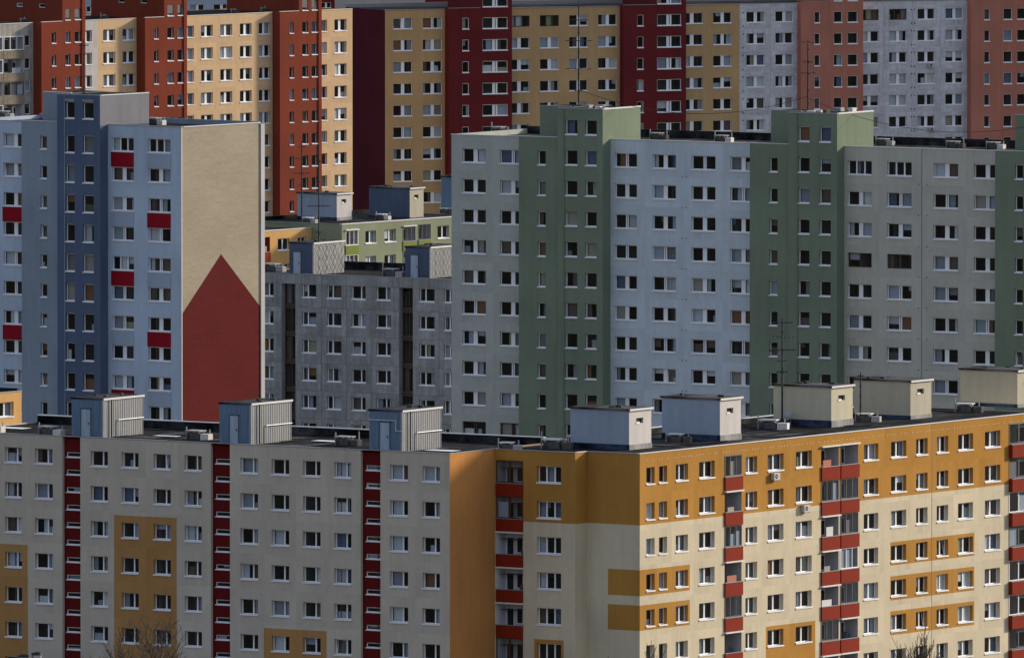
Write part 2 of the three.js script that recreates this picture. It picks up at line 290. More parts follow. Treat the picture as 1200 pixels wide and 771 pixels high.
      for (let s = a; s <= b + 0.01; s += (b - a) / Math.max(1, Math.round((b - a) / 3.4))) quadGeo(q, [s, lo, -0.34], [s, lo, dz + 0.01], [s, hi, dz + 0.01], [s, hi, -0.34]);
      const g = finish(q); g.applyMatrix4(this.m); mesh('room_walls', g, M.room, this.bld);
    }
    return this;
  }
}
function quadGeo(q, a, b, c, d, ou = 0, ov = 0) {
  const e1 = V(b[0] - a[0], b[1] - a[1], b[2] - a[2]), e2 = V(d[0] - a[0], d[1] - a[1], d[2] - a[2]), n = V().crossVectors(e1, e2).normalize();
  const uv = (p) => Math.abs(n.z) > 0.5 ? [p[0] + ou, p[1] + ov] : Math.abs(n.x) > 0.5 ? [p[2] + ou, p[1] + ov] : [p[0] + ou, p[2] + ov];
  for (const p of [a, b, c, a, c, d]) q.push(p[0], p[1], p[2], n.x, n.y, n.z, ...uv(p));
}
function finish(q) {
  const n = q.length / 8, P = new Float32Array(n * 3), N = new Float32Array(n * 3), U = new Float32Array(n * 2);
  for (let i = 0; i < n; i++) { for (let k = 0; k < 3; k++) { P[3 * i + k] = q[8 * i + k]; N[3 * i + k] = q[8 * i + 3 + k]; } U[2 * i] = q[8 * i + 6]; U[2 * i + 1] = q[8 * i + 7]; }
  const g = new THREE.BufferGeometry(); g.setAttribute('position', new THREE.BufferAttribute(P, 3)); g.setAttribute('normal', new THREE.BufferAttribute(N, 3)); g.setAttribute('uv', new THREE.BufferAttribute(U, 2)); return g;
}
function rim(q, o, z0, z1) {
  quadGeo(q, [o.s0, o.h0, z1], [o.s0, o.h0, z0], [o.s0, o.h1, z0], [o.s0, o.h1, z1]);
  quadGeo(q, [o.s1, o.h0, z0], [o.s1, o.h0, z1], [o.s1, o.h1, z1], [o.s1, o.h1, z0]);
  quadGeo(q, [o.s0, o.h1, z0], [o.s1, o.h1, z0], [o.s1, o.h1, z1], [o.s0, o.h1, z1]);
  quadGeo(q, [o.s0, o.h0, z1], [o.s1, o.h0, z1], [o.s1, o.h0, z0], [o.s0, o.h0, z0]);
}
function gridFace(q, a, b, c, d, ops, z, ou, ov) {
  const ss = [...new Set([a, b, ...ops.flatMap((o) => [o.s0, o.s1])])].filter((k) => k >= a && k <= b).sort((x, y) => x - y), hh = [...new Set([c, d, ...ops.flatMap((o) => [o.h0, o.h1])])].filter((k) => k >= c && k <= d).sort((x, y) => x - y);
  for (let i = 0; i + 1 < ss.length; i++) for (let j = 0; j + 1 < hh.length; j++) {
    const s = (ss[i] + ss[i + 1]) / 2, h = (hh[j] + hh[j + 1]) / 2;
    if (!ops.some((o) => s > o.s0 && s < o.s1 && h > o.h0 && h < o.h1)) quadGeo(q, [ss[i], hh[j], z], [ss[i + 1], hh[j], z], [ss[i + 1], hh[j + 1], z], [ss[i], hh[j + 1], z], ou, ov);
  }
}
function roofSheet(bld, x0, x1, zb, zf, y, mat) { const q = []; quadGeo(q, [x0, y, zf], [x1, y, zf], [x1, y, zb], [x0, y, zb], rr(0, 9), rr(0, 9)); return mesh('roof', finish(q), mat, bld); }
function feltPatches(bld, x0, x1, zb, zf, y, n) {              // strips of newer and older roofing felt
  for (let i = 0; i < n; i++) { const w = rr(0.9, 2.2), l = rr(2, 7), turn = rnd() < 0.5, a = turn ? l : w, c = turn ? w : l; box('roofing_felt', pick([M.feltA, M.feltB]), a, 0.012, c, rr(x0 + a / 2, x1 - a / 2), y + 0.004 + i * 0.002, rr(zb + c / 2, zf - c / 2), bld); }
}
// four walls round a plan rectangle in the building's own axes; front looks along +z
function volume(bld, x0, x1, zb, zf, y0, y1, mats, o = {}) {
  const F = new Fac(bld, 0, zf, 0, x0, x1, y0, y1, mats.front, o), R = new Fac(bld, x1, zf, HALF, 0, zf - zb, y0, y1, mats.right ?? mats.front, o), L = new Fac(bld, x0, zb, -HALF, 0, zf - zb, y0, y1, mats.left ?? mats.front, o), B = new Fac(bld, 0, zb, Math.PI, -x1, -x0, y0, y1, mats.back ?? mats.front, o);
  return { F, R, L, B, build() { F.build(); R.build(); L.build(); B.build(false); } };
}
function mast(name, label, base, h, elems) {
  const g = thing(name, label, 'antenna', base);
  const pole = mesh('pole', new THREE.CylinderGeometry(0.055, 0.085, h, 8), M.iron, g); pole.position.y = h / 2;
  for (const [y, half, ry, n] of elems) {
    const gs = [tubeBetween(V(-half, 0, 0), V(half, 0, 0), 0.035, 0.035, 5)];
    for (let i = 0; i < n; i++) { const x = -half + (i + 0.5) * 2 * half / n; gs.push(tubeBetween(V(x, 0, -0.32), V(x, 0, 0.32), 0.026, 0.026, 4)); gs.push(tubeBetween(V(x, -0.10, 0), V(x, 0.10, 0), 0.024, 0.024, 4)); }
    const a = mesh('aerial', mergeGeometries(gs), M.iron, g); a.position.y = y; a.rotation.y = ry;
  }
  for (const y of [h * 0.12, h * 0.3, h * 0.52, h * 0.7, h * 0.86]) { const c = mesh('clamp', boxGeo(0.16, 0.14, 0.2), M.iron, g); c.position.y = y; }
  mesh('foot', boxGeo(0.5, 0.12, 0.5), M.slab, g);
  return g;
}
function roofVent(bld, p, s = 1, mat = M.ventCap, ry = 0) {   // low masonry shaft with a cover slab, a neighbour box and two pipes
  const g = mesh('roof_vent', boxGeo(1.1 * s, 0.5 * s, 0.8 * s), M.slab, bld); g.position.copy(bld.worldToLocal(p.clone())); g.rotation.y = ry;
  const c = mesh('cover_slab', boxGeo(1.25 * s, 0.08 * s, 0.95 * s), mat, g); c.position.y = 0.60 * s;
  for (const x of [-0.45, 0.45]) for (const z of [-0.3, 0.3]) mesh('support', boxGeo(0.14 * s, 0.10 * s, 0.14 * s), mat, g).position.set(x * s, 0.502 * s, z * s);
  mesh('shaft_box', boxGeo(0.7 * s, 0.45 * s, 0.6 * s), pick([M.ventCap, M.lightCap, M.slab]), g).position.set(1.0 * s, 0, 0.1 * s);
  for (const [x, z, h] of [[-0.75, 0.1, rr(0.7, 1.3)], [0.95, -0.4, rr(0.6, 1.1)]]) mesh('pipe', new THREE.CylinderGeometry(0.055, 0.055, h * s, 8), M.ventCap, g).position.set(x * s, h * s / 2, z * s);
  return g;
}
// roof machine room: near corner C, left face along -x, right face along -z of the building
function corrugated(len, h, pitch, dep, z0 = 0) {              // ribbed sheet along x, standing at z = 0, ribs towards +z
  const q = [], n = Math.max(2, Math.round(len / pitch)), p = len / n;
  for (let i = 0; i < n; i++) {
    const x = i * p, k = [[x, 0], [x + p * 0.62, 0], [x + p * 0.70, dep], [x + p * 0.92, dep], [x + p, 0]];
    for (let j = 0; j < 4; j++) quadGeo(q, [k[j][0], 0, k[j][1] + z0], [k[j + 1][0], 0, k[j + 1][1] + z0], [k[j + 1][0], h, k[j + 1][1] + z0], [k[j][0], h, k[j][1] + z0]);
  }
  return finish(q);
}
function machineRoom(bld, y, uL, uC, uR, vB, vT, o = {}) {
  const P = onHeight(uC, vB, y), L = bld.worldToLocal(P.clone());
  const f = new Fac(bld, L.x, L.z, 0, 0, 1, 0, 1, M.beige), r = new Fac(bld, L.x, L.z, HALF, 0, 1, 0, 1, M.beige);
  const w = -f.s(uL, vB), d = o.d ?? r.s(uR, vB), h = f.y(uC, vT) - y;
  const { left = M.houseBlue, right = M.houseWhite, ribs = 0, door = null, vent = false, plinth = 0, slab = M.slab, trim = null, over = 0.12 } = o;
  let body;
  if (ribs) {
    const gl = corrugated(w, h, ribs, 0.03); gl.translate(-w, 0, 0);
    body = mesh('machine_room', gl, left, bld);
    const gr = corrugated(d, h, ribs, 0.03); gr.rotateY(HALF);
    mesh('side_cladding', gr, right, body);
    const q = []; quadGeo(q, [0, 0, -d], [-w, 0, -d], [-w, h, -d], [0, h, -d]); quadGeo(q, [-w, 0, -d], [-w, 0, 0], [-w, h, 0], [-w, h, -d]); mesh('rear_cladding', finish(q), left, body);
    mesh('corner_trim', boxGeo(0.16, h, 0.16), trim ?? right, body).position.set(0.0, 0, 0.0);
  } else {
    const q = []; quadGeo(q, [-w, 0, 0], [0, 0, 0], [0, h, 0], [-w, h, 0], 3, 4); quadGeo(q, [-w, 0, -d], [-w, 0, 0], [-w, h, 0], [-w, h, -d]);
    body = mesh('machine_room', finish(q), left, bld);
    const p = []; const vy = h * 0.66, vh = 0.42, va = d * 0.32, vb = d * 0.64;
    gridFace(p, 0, d, 0, h, vent ? [{ s0: va, s1: vb, h0: vy, h1: vy + vh }] : [], 0, 2, 5); if (vent) rim(p, { s0: va, s1: vb, h0: vy, h1: vy + vh }, -0.22, 0);
    const gr = finish(p); gr.rotateY(HALF); mesh('side_wall', gr, right, body);
    const b = []; quadGeo(b, [0, 0, -d], [-w, 0, -d], [-w, h, -d], [0, h, -d]); mesh('rear_wall', finish(b), left, body);
    if (vent) { const bk = mesh('vent', boxGeo(0.03, vh, vb - va), M.dark, body); bk.position.set(-0.2, vy, -(va + vb) / 2); const fl = mesh('vent_flap', boxGeo(0.05, vh * 0.42, (vb - va) * 0.5), M.pvc, body); fl.position.set(0.02, vy - 0.05, -va - (vb - va) * 0.2); }
  }
  body.position.set(L.x, y, L.z);
  const sl = mesh('roof_slab', boxGeo(w + 2 * over, 0.14, d + 2 * over), slab, body); sl.position.set(-w / 2, h + 0.002, -d / 2);
  mesh('edge_strip', boxGeo(0.05, 0.16, d + 2 * over), M.flash, body).position.set(over + 0.03, h - 0.02, -d / 2);
  if (plinth) { mesh('plinth', boxGeo(w + 0.04, plinth, 0.06), M.plinth, body).position.set(-w / 2, 0, 0.032); mesh('plinth', boxGeo(0.06, plinth, d + 0.04), M.concrete, body).position.set(0.032, 0, -d / 2); }
  if (door) { const dx = f.s((door[0] + door[1]) / 2, vB), dw = f.s(door[1], vB) - f.s(door[0], vB), dh = Math.min(2.2, h * 0.78); const fr = mesh('door', boxGeo(dw, dh, 0.06), M.doorPale, body); fr.position.set(dx, 0.05, 0.085); mesh('door_frame', boxGeo(0.1, dh + 0.1, 0.1), M.corrNavy, body).position.set(dx - dw / 2 - 0.06, 0.03, 0.06); mesh('door_lintel', boxGeo(dw + 0.22, 0.1, 0.1), M.corrNavy, body).position.set(dx, dh + 0.07, 0.06); mesh('handle', boxGeo(0.05, 0.16, 0.07), M.iron, fr).position.set(dw * 0.36, dh * 0.46, 0.06); }
  for (let i = 0; i < 3; i++) mesh('roof_cap', boxGeo(rr(0.2, 0.5), rr(0.08, 0.2), rr(0.2, 0.4)), pick([M.slab, M.roofLip, M.iron]), body).position.set(-w * rr(0.1, 0.9), h + 0.142, -d * rr(0.2, 0.8));
  body.userData.size = undefined; delete body.userData.size;
  return { body, w, d, h };
}
const add = (arr, fn) => arr.forEach(fn);
// ---------------------------------------------------------------- ground
{
  const q = []; quadGeo(q, [-4500, 0, 1500], [4500, 0, 1500], [4500, 0, -6000], [-4500, 0, -6000]);
  const g = mesh('ground', finish(q), M.grass, scene); g.userData.kind = 'structure';
}
function building(label, u, v, depth, deg, yTop) {
  const P = yTop === undefined ? atDepth(u, v, depth) : onHeight(u, v, yTop);
  const g = thing('apartment_block', label, 'building', V(P.x, 0, P.z), -deg * D2R); return [g, P.y];
}
const DEPTH = (px) => FOC * 2.8 / px;
function edgeStrip(bld, x0, x1, z0, z1, y, h, mat, name = 'roof_edge') { return box(name, mat, Math.abs(x1 - x0), h, Math.abs(z1 - z0), (x0 + x1) / 2, y, (z0 + z1) / 2, bld); }

// ---------------------------------------------------------------- front left block, shaded beige face with red stair strips
let yFront;
{
  const [b, yT] = building('shaded beige block with dark red stair strips and blue ribbed sheds on its roof', 527, 532, DEPTH(41.85), 33); yFront = yT;
  const probe = new Fac(b, 0, 0, 0, 0, 1, 0, 1, M.beige); probe.v = 620;
  const x0 = probe.s(-70), zb = -13.8;
  const vol = volume(b, x0, 0, zb, 0, 0, yT, { front: M.beige, right: M.orange }, { reveal: 0.28 });
  const { F, R } = vol; F.v = 620; R.v = 620;
  const rows = F.rows(226, 533.6, 551.8, 7);
  const cols = [[-32, -12], [5, 25], [40.3, 61.3], [105.6, 125.8], [142, 161.8], [179.4, 199.6], [215.7, 236], [281.2, 302], [317.8, 338.6], [354.6, 375.3], [391.3, 411.5], [456.6, 478], [494.8, 515.5]].map((c) => c.map((u) => F.s(u)));
  F.zone(M.orangePatch, x0, F.s(31.6), 0, F.y(20, 638)).zone(M.orangePatch, F.s(133), F.s(206.5), 0, F.y(133, 603.4)).zone(M.orangePatch, F.s(308.7), F.s(382.3), 0, F.y(309, 735.8));
  rows.forEach(([h0, h1], k) => cols.forEach(([a, c]) => F.window(a, c, h0, h1, 'asym', { lit: 0.54, warm: 0.15, blind: 0.03, tilt: 0.015 })));
  F.panelJoints(cols, rows);
  for (const [ua, ub, wa] of [[72.3, 93.5, 77], [246.5, 269, 252], [422.5, 445.6, 428.5]]) {
    const a = F.s(ua), c = F.s(ub); F.opening(a, c, 1, yT - 0.001, 0.31);
    const S = new Fac(b, 0, -0.3, 0, a, c, 1, yT - 0.001, M.redStrip, { reveal: 0.12, name: 'stair_strip' }); S.v = 620;
    const h = S.y(wa, 529.6 + (wa - 77) * 0.0437), w0 = S.s(wa), w1 = c - 0.06;
    for (let k = 0; k < 14; k++) S.window(w0, w1, h - 0.42 - k * 1.4, h - k * 1.4, 'one', { lit: 0.2, ledge: 0.03 });
    S.build();
  }
  vol.build();
  const yr = yT - 0.12; roofSheet(b, x0, -0.1, zb + 0.1, -0.1, yr, M.roof);
  feltPatches(b, x0, -0.4, zb + 0.5, -0.4, yr, 22);
  edgeStrip(b, x0, 0.03, -0.28, 0.04, yT, 0.05, M.flashDull); edgeStrip(b, -0.25, 0.03, zb, -0.285, yT, 0.05, M.flashDull);
  edgeStrip(b, x0, 0, zb, zb + 0.25, yr + 0.004, 0.6, M.roofLip, 'parapet'); edgeStrip(b, x0, 0.02, zb - 0.05, zb + 0.31, yr + 0.607, 0.07, M.flash, 'parapet_cap');
  for (const [uL, uC, uR, vB, vT, door] of [[83.3, 120.3, 167, 513.6, 469, [95.6, 105.7]], [256.7, 293.7, 341, 521.3, 474.8, [270, 279.2]], [432.5, 471, 516.8, 529.6, 483, [446.2, 456.6]]]) {
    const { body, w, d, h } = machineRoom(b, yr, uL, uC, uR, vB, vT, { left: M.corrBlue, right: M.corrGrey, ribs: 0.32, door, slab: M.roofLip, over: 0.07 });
    mesh('downpipe', new THREE.CylinderGeometry(0.06, 0.06, h, 8), M.iron, body).position.set(0.16, h / 2, -d * 0.17);
    const pg = mergeGeometries([tubeBetween(V(0.13, h * 0.45, -d * 0.35), V(0.13, h * 0.45, -d + 0.1), 0.045, 0.045), tubeBetween(V(0.13, h * 0.45, -d * 0.35), V(0.13, 0.05, -d * 0.35), 0.045, 0.045)]);
    mesh('conduit', pg, M.flash, body);
    if (uL > 430) mesh('conduit', mergeGeometries([tubeBetween(V(-w, h * 0.78, 0.13), V(-0.5, h * 0.78, 0.13), 0.035, 0.035), tubeBetween(V(-0.5, h * 0.78, 0.13), V(-0.5, h * 0.52, 0.13), 0.035, 0.035), tubeBetween(V(-0.5, h * 0.52, 0.13), V(0.2, h * 0.52, 0.13), 0.035, 0.035)]), M.flash, body);
  }
  for (const [u, v] of [[56, 510], [229, 515], [404, 522], [-14, 506]]) roofVent(b, onHeight(u, v, yr), 1.1);
  for (const [u, v, w, dd] of [[12, 502.5, 3, 1.4], [385, 518, 2.6, 1.2], [195, 512, 2.2, 0.8], [518, 529.0, 2.6, 1.4]]) { const p = b.worldToLocal(onHeight(u, v, yr)); box('light_roofing_patch', M.pvc, w, 0.02, dd, p.x, yr + 0.07, p.z, b); }
}
// ---------------------------------------------------------------- front right block, ochre and cream with red loggias
let RF;
{
  const [b, yT] = building('sunlit ochre and cream block with red loggias and pale machine rooms on its roof', 750, 532.2, 0, 34, yFront);
  const G2 = new Fac(b, 0, 0, 0, 0, 1, 0, 1, M.cream); G2.v = 620;
  const xa = G2.s(688), ret = new Fac(b, xa, 0, HALF, 0, 1, 0, 1, M.cream); ret.v = 620; const g = -ret.s(674);
  const G1p = new Fac(b, 0, g, 0, 0, 1, 0, 1, M.cream); G1p.v = 620; const xl = G1p.s(576.2);
  const R0 = new Fac(b, 0, 0, HALF, 0, 1, 0, 1, M.cream); R0.v = 620; const len = R0.s(1222);
  const Ga = new Fac(b, 0, 0, 0, xa, 0, 0, yT, M.cream, { reveal: 0.28 }), Gb = new Fac(b, 0, g, 0, xl, xa, 0, yT, M.cream, { reveal: 0.28 }), Rt = new Fac(b, xa, g, HALF, 0, g, 0, yT, M.cream), Lf = new Fac(b, xl, -len, -HALF, 0, len + g, 0, yT, M.cream), Bk = new Fac(b, 0, -len, Math.PI, 0, -xl, 0, yT, M.cream);
  const R = RF = new Fac(b, 0, 0, HALF, 0, len, 0, yT, M.cream, { reveal: 0.30 });
  for (const f of [Ga, Gb, Rt, R]) f.v = 620;
  const hBand = R.y(750, 615.7);
  for (const f of [Ga, Gb, Rt, R]) f.zone(M.ochre, -100, 100, hBand, yT + 1);
  // G: loggias and window
  const lg = [581.8, 613].map((u) => Gb.s(u)), lt = Gb.y(597, 539.8);
  for (let k = 0; k < 7; k++) Gb.loggia(lg[0], lg[1], lt - 2.58 - k * 2.8, lt - k * 2.8, 1.0, { drop: 0.24, glazed: [1, 1, 0, 0, 0, 1, 1][k], frame: M.brownFrame, lip: [0, 0, 1, 1, 1, 0, 0][k] > 0, back: k > 1 ? M.loggiaWhite : M.loggia, proud: 0.05, over: 0.02, style: 'twin' });
  const gw = [629.2, 657.6].map((u) => Gb.s(u));
  Gb.rows(643, 546, 566.0, 7).forEach(([h0, h1], k) => { if (k > 4) Gb.zone(M.ochre, gw[0] - 0.25, gw[1] + 0.25, h0 - 0.3, h1 + 0.3); Gb.window(gw[0], gw[1], h0, h1, 'tri', { lit: 0.54, tilt: 0 }); });
  const zTop = [[668.3, 698.8], [709.8, 739.5]];
  for (const [a, c] of zTop) { const y0 = R.y(750, c), y1 = R.y(750, a); Ga.zone(M.ochre, Ga.s(712.6), 1, y0, y1); R.zone(M.ochre, -1, R.s(808.7), y0, y1); }
  for (const [a, c] of [[672.6, 699.8], [712.6, 740.8], [753.6, 781.6]]) R.zone(M.ochre, R.s(1044), R.s(1142.6), R.y(1044, c - 37.0), R.y(1044, a - 37.0));
  R.zone(M.ochre, R.s(898), R.s(956), 0, R.y(898, 734.5));
  const rows = R.rows(828, 540.6, 560.2, 7);
  const cols = [[757.6, 767.4, 'one'], [772.5, 782, 'one'], [792.2, 806.5, 'lean'], [819.6, 837.8, 'lean'], [874, 887.7, 'lean'], [900, 918.6, 'lean'], [933, 951.8, 'lean'], [1012.8, 1029.8, 'lean'], [1044.7, 1062.6, 'lean'], [1074.2, 1087.6, 'lean'], [1098.4, 1111.8, 'lean'], [1123.4, 1140.9, 'lean'], [1154.8, 1172.8, 'lean']];
  rows.forEach(([h0, h1], k) => cols.forEach(([a, c, st]) => R.window(R.s(a), R.s(c), h0, h1, st, { lit: 0.54, warm: 0.25, tilt: 0.01, blind: (a > 1090 && a < 1130 && k === 4) ? 1 : 0.02 })));
  R.panelJoints(cols.map(([a, c]) => [R.s(a), R.s(c)]), rows);
  // loggia stacks on the sunny side
  const stack = (ua, ub, uv, vTop, pat, lips, o = {}) => { const a = R.s(ua), c = R.s(ub), t = R.y(uv, vTop); pat.forEach((gl, k) => R.loggia(a, c, t - 2.56 - k * 2.8, t - k * 2.8, 1.06, { drop: 0.22, glazed: gl, lip: lips[k] > 0, frame: gl === 2 ? M.pvc : M.greyFrame, ...o })); };
  stack(849.4, 869.4, 859, 533.2, [1, 0, 1, 0, 1, 0, 1], [0, 1, 0, 1, 0, 1, 0]);
  stack(962.6, 983.2, 973, 521.8, [0, 1, 0, 0, 0, 1, 0], [1, 0, 1, 1, 1, 0, 1]);
  stack(985.2, 1006, 996, 519.2, [0, 1, 1, 2, 1, 0, 0], [1, 0, 0, 0, 0, 1, 1]);
  stack(1183, 1218, 1186, 496.5, [1, 1, 2, 1, 2, 2, 1], [0, 0, 0, 0, 0, 0, 0], { proud: 0.35, style: 'bars3' });
  R.box('dilatation_joint', M.seal, R.s(1092.4), R.s(1092.75), 0, yT - 0.01, -0.02, 0.012);
  { const gs = []; for (let s = 1; s < len; s += s % 2 < 1 ? 0.42 : 0.85) gs.push(new THREE.CylinderGeometry(0.045, 0.045, 0.02, 6).rotateX(HALF).translate(s, yT - 0.55, 0.008)); const d = mergeGeometries(gs); d.applyMatrix4(R.m); const o = mesh('attic_vent_holes', d, M.lightCap, b); o.userData.kind = 'stuff'; }
  for (const f of [Ga, Gb, Rt, Lf, R]) f.build(); Bk.build(false);
  const yr = yT - 0.06; roofSheet(b, xl + 0.05, -0.05, -len, -0.05, yr, M.roof);
  roofSheet(b, xl + 0.05, xa - 0.05, -0.052, g - 0.05, yr - 0.004, M.roof);
  feltPatches(b, xl + 0.5, -0.4, -len, -0.3, yr, 26);
  edgeStrip(b, -0.26, 0.05, -len, 0.05, yT, 0.05, M.lightCap); edgeStrip(b, xa, -0.265, -0.2, 0.05, yT, 0.05, M.flashDull); edgeStrip(b, xl, xa + 0.04, g - 0.22, g + 0.05, yT, 0.05, M.flashDull); edgeStrip(b, xa - 0.2, xa + 0.05, 0.055, g - 0.225, yT, 0.05, M.lightCap);
  edgeStrip(b, xl, xl + 0.25, -len, -9, yr + 0.004, 0.45, M.roofLip, 'parapet'); edgeStrip(b, xl - 0.04, xl + 0.3, -len, -9, yr + 0.457, 0.06, M.flash, 'parapet_cap');
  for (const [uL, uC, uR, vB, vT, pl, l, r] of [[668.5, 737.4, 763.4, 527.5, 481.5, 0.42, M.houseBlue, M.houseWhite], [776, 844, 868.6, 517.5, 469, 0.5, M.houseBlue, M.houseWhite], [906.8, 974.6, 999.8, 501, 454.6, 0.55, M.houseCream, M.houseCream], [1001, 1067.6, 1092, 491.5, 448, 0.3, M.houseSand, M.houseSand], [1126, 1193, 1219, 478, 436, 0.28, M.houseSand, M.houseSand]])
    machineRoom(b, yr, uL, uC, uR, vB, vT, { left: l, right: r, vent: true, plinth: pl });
  for (const [u, v, s] of [[594, 527, 0.9], [792, 518, 1.0], [902, 503, 1.2], [1014, 494, 1.0], [1132, 483, 1.1], [648, 526, 1.2]]) roofVent(b, onHeight(u, v, yr), s, M.lightCap, 0.3);
  { const p = onHeight(917, 499, yr), top = atDepth(917, 374, -p.z * 1.0); const h = top.y - p.y; mast('antenna_mast', 'tall dark aerial mast beside the cream machine room on the ochre block', V(p.x, yr, p.z), h, [[h - 0.4, 0.9, 0.2, 5], [h * 0.82, 1.1, 2.6, 6], [h * 0.70, 1.2, 0.4, 7], [h * 0.6, 0.5, 1.2, 4], [h * 0.5, 0.5, 0.3, 4]]); }
  { const p = onHeight(1009, 494, yr), h = 4; mast('antenna_mast', 'thin roof aerial in front of the sand machine room', V(p.x, yr, p.z), h, [[h - 0.3, 0.3, 0, 2]]); }
  { const gs = mergeGeometries([new THREE.SphereGeometry(0.55, 14, 8, 0, Math.PI * 2, 0, 0.9).rotateX(1.3), tubeBetween(V(0, -0.7, -0.1), V(0, 0, -0.1), 0.03, 0.03)]); const p = onHeight(926, 499.5, yr); const t = thing('satellite_dish', 'grey satellite dish beside the cream machine room', 'satellite dish', V(p.x, yr, p.z), -0.8); const m = mesh('dish', gs, M.corrGrey, t); m.position.y = 0.75; mesh('stand', boxGeo(0.4, 0.08, 0.4), M.slab, t); }
  // air conditioners hung on the sunny wall
  const ac = (u0, u1, v0, v1, label) => { const s = (R.s(u0) + R.s(u1)) / 2, y = R.y((u0 + u1) / 2, v1), P = R.at(s, y, 0.06).applyMatrix4(b.matrixWorld); const t = thing('air_conditioner', label, 'air conditioner', P, b.rotation.y + HALF); mesh('case', boxGeo(0.86, 0.58, 0.32), M.ac, t).position.z = 0.17; mesh('grille', new THREE.RingGeometry(0.07, 0.19, 20), M.dark, t).position.set(-0.12, 0.3, 0.335); mesh('fan', new THREE.CircleGeometry(0.05, 10), M.ac, t).position.set(-0.12, 0.3, 0.336); for (const x of [-0.3, 0.3]) mesh('bracket', boxGeo(0.05, 0.05, 0.36), M.greyFrame, t).position.set(x, -0.055, 0.13); };
  ac(902.5, 910.5, 554, 562.5, 'air conditioner below a top floor window on ochre wall'); ac(938, 945.8, 590.5, 600, 'air conditioner at the seam of ochre and cream paint');
}
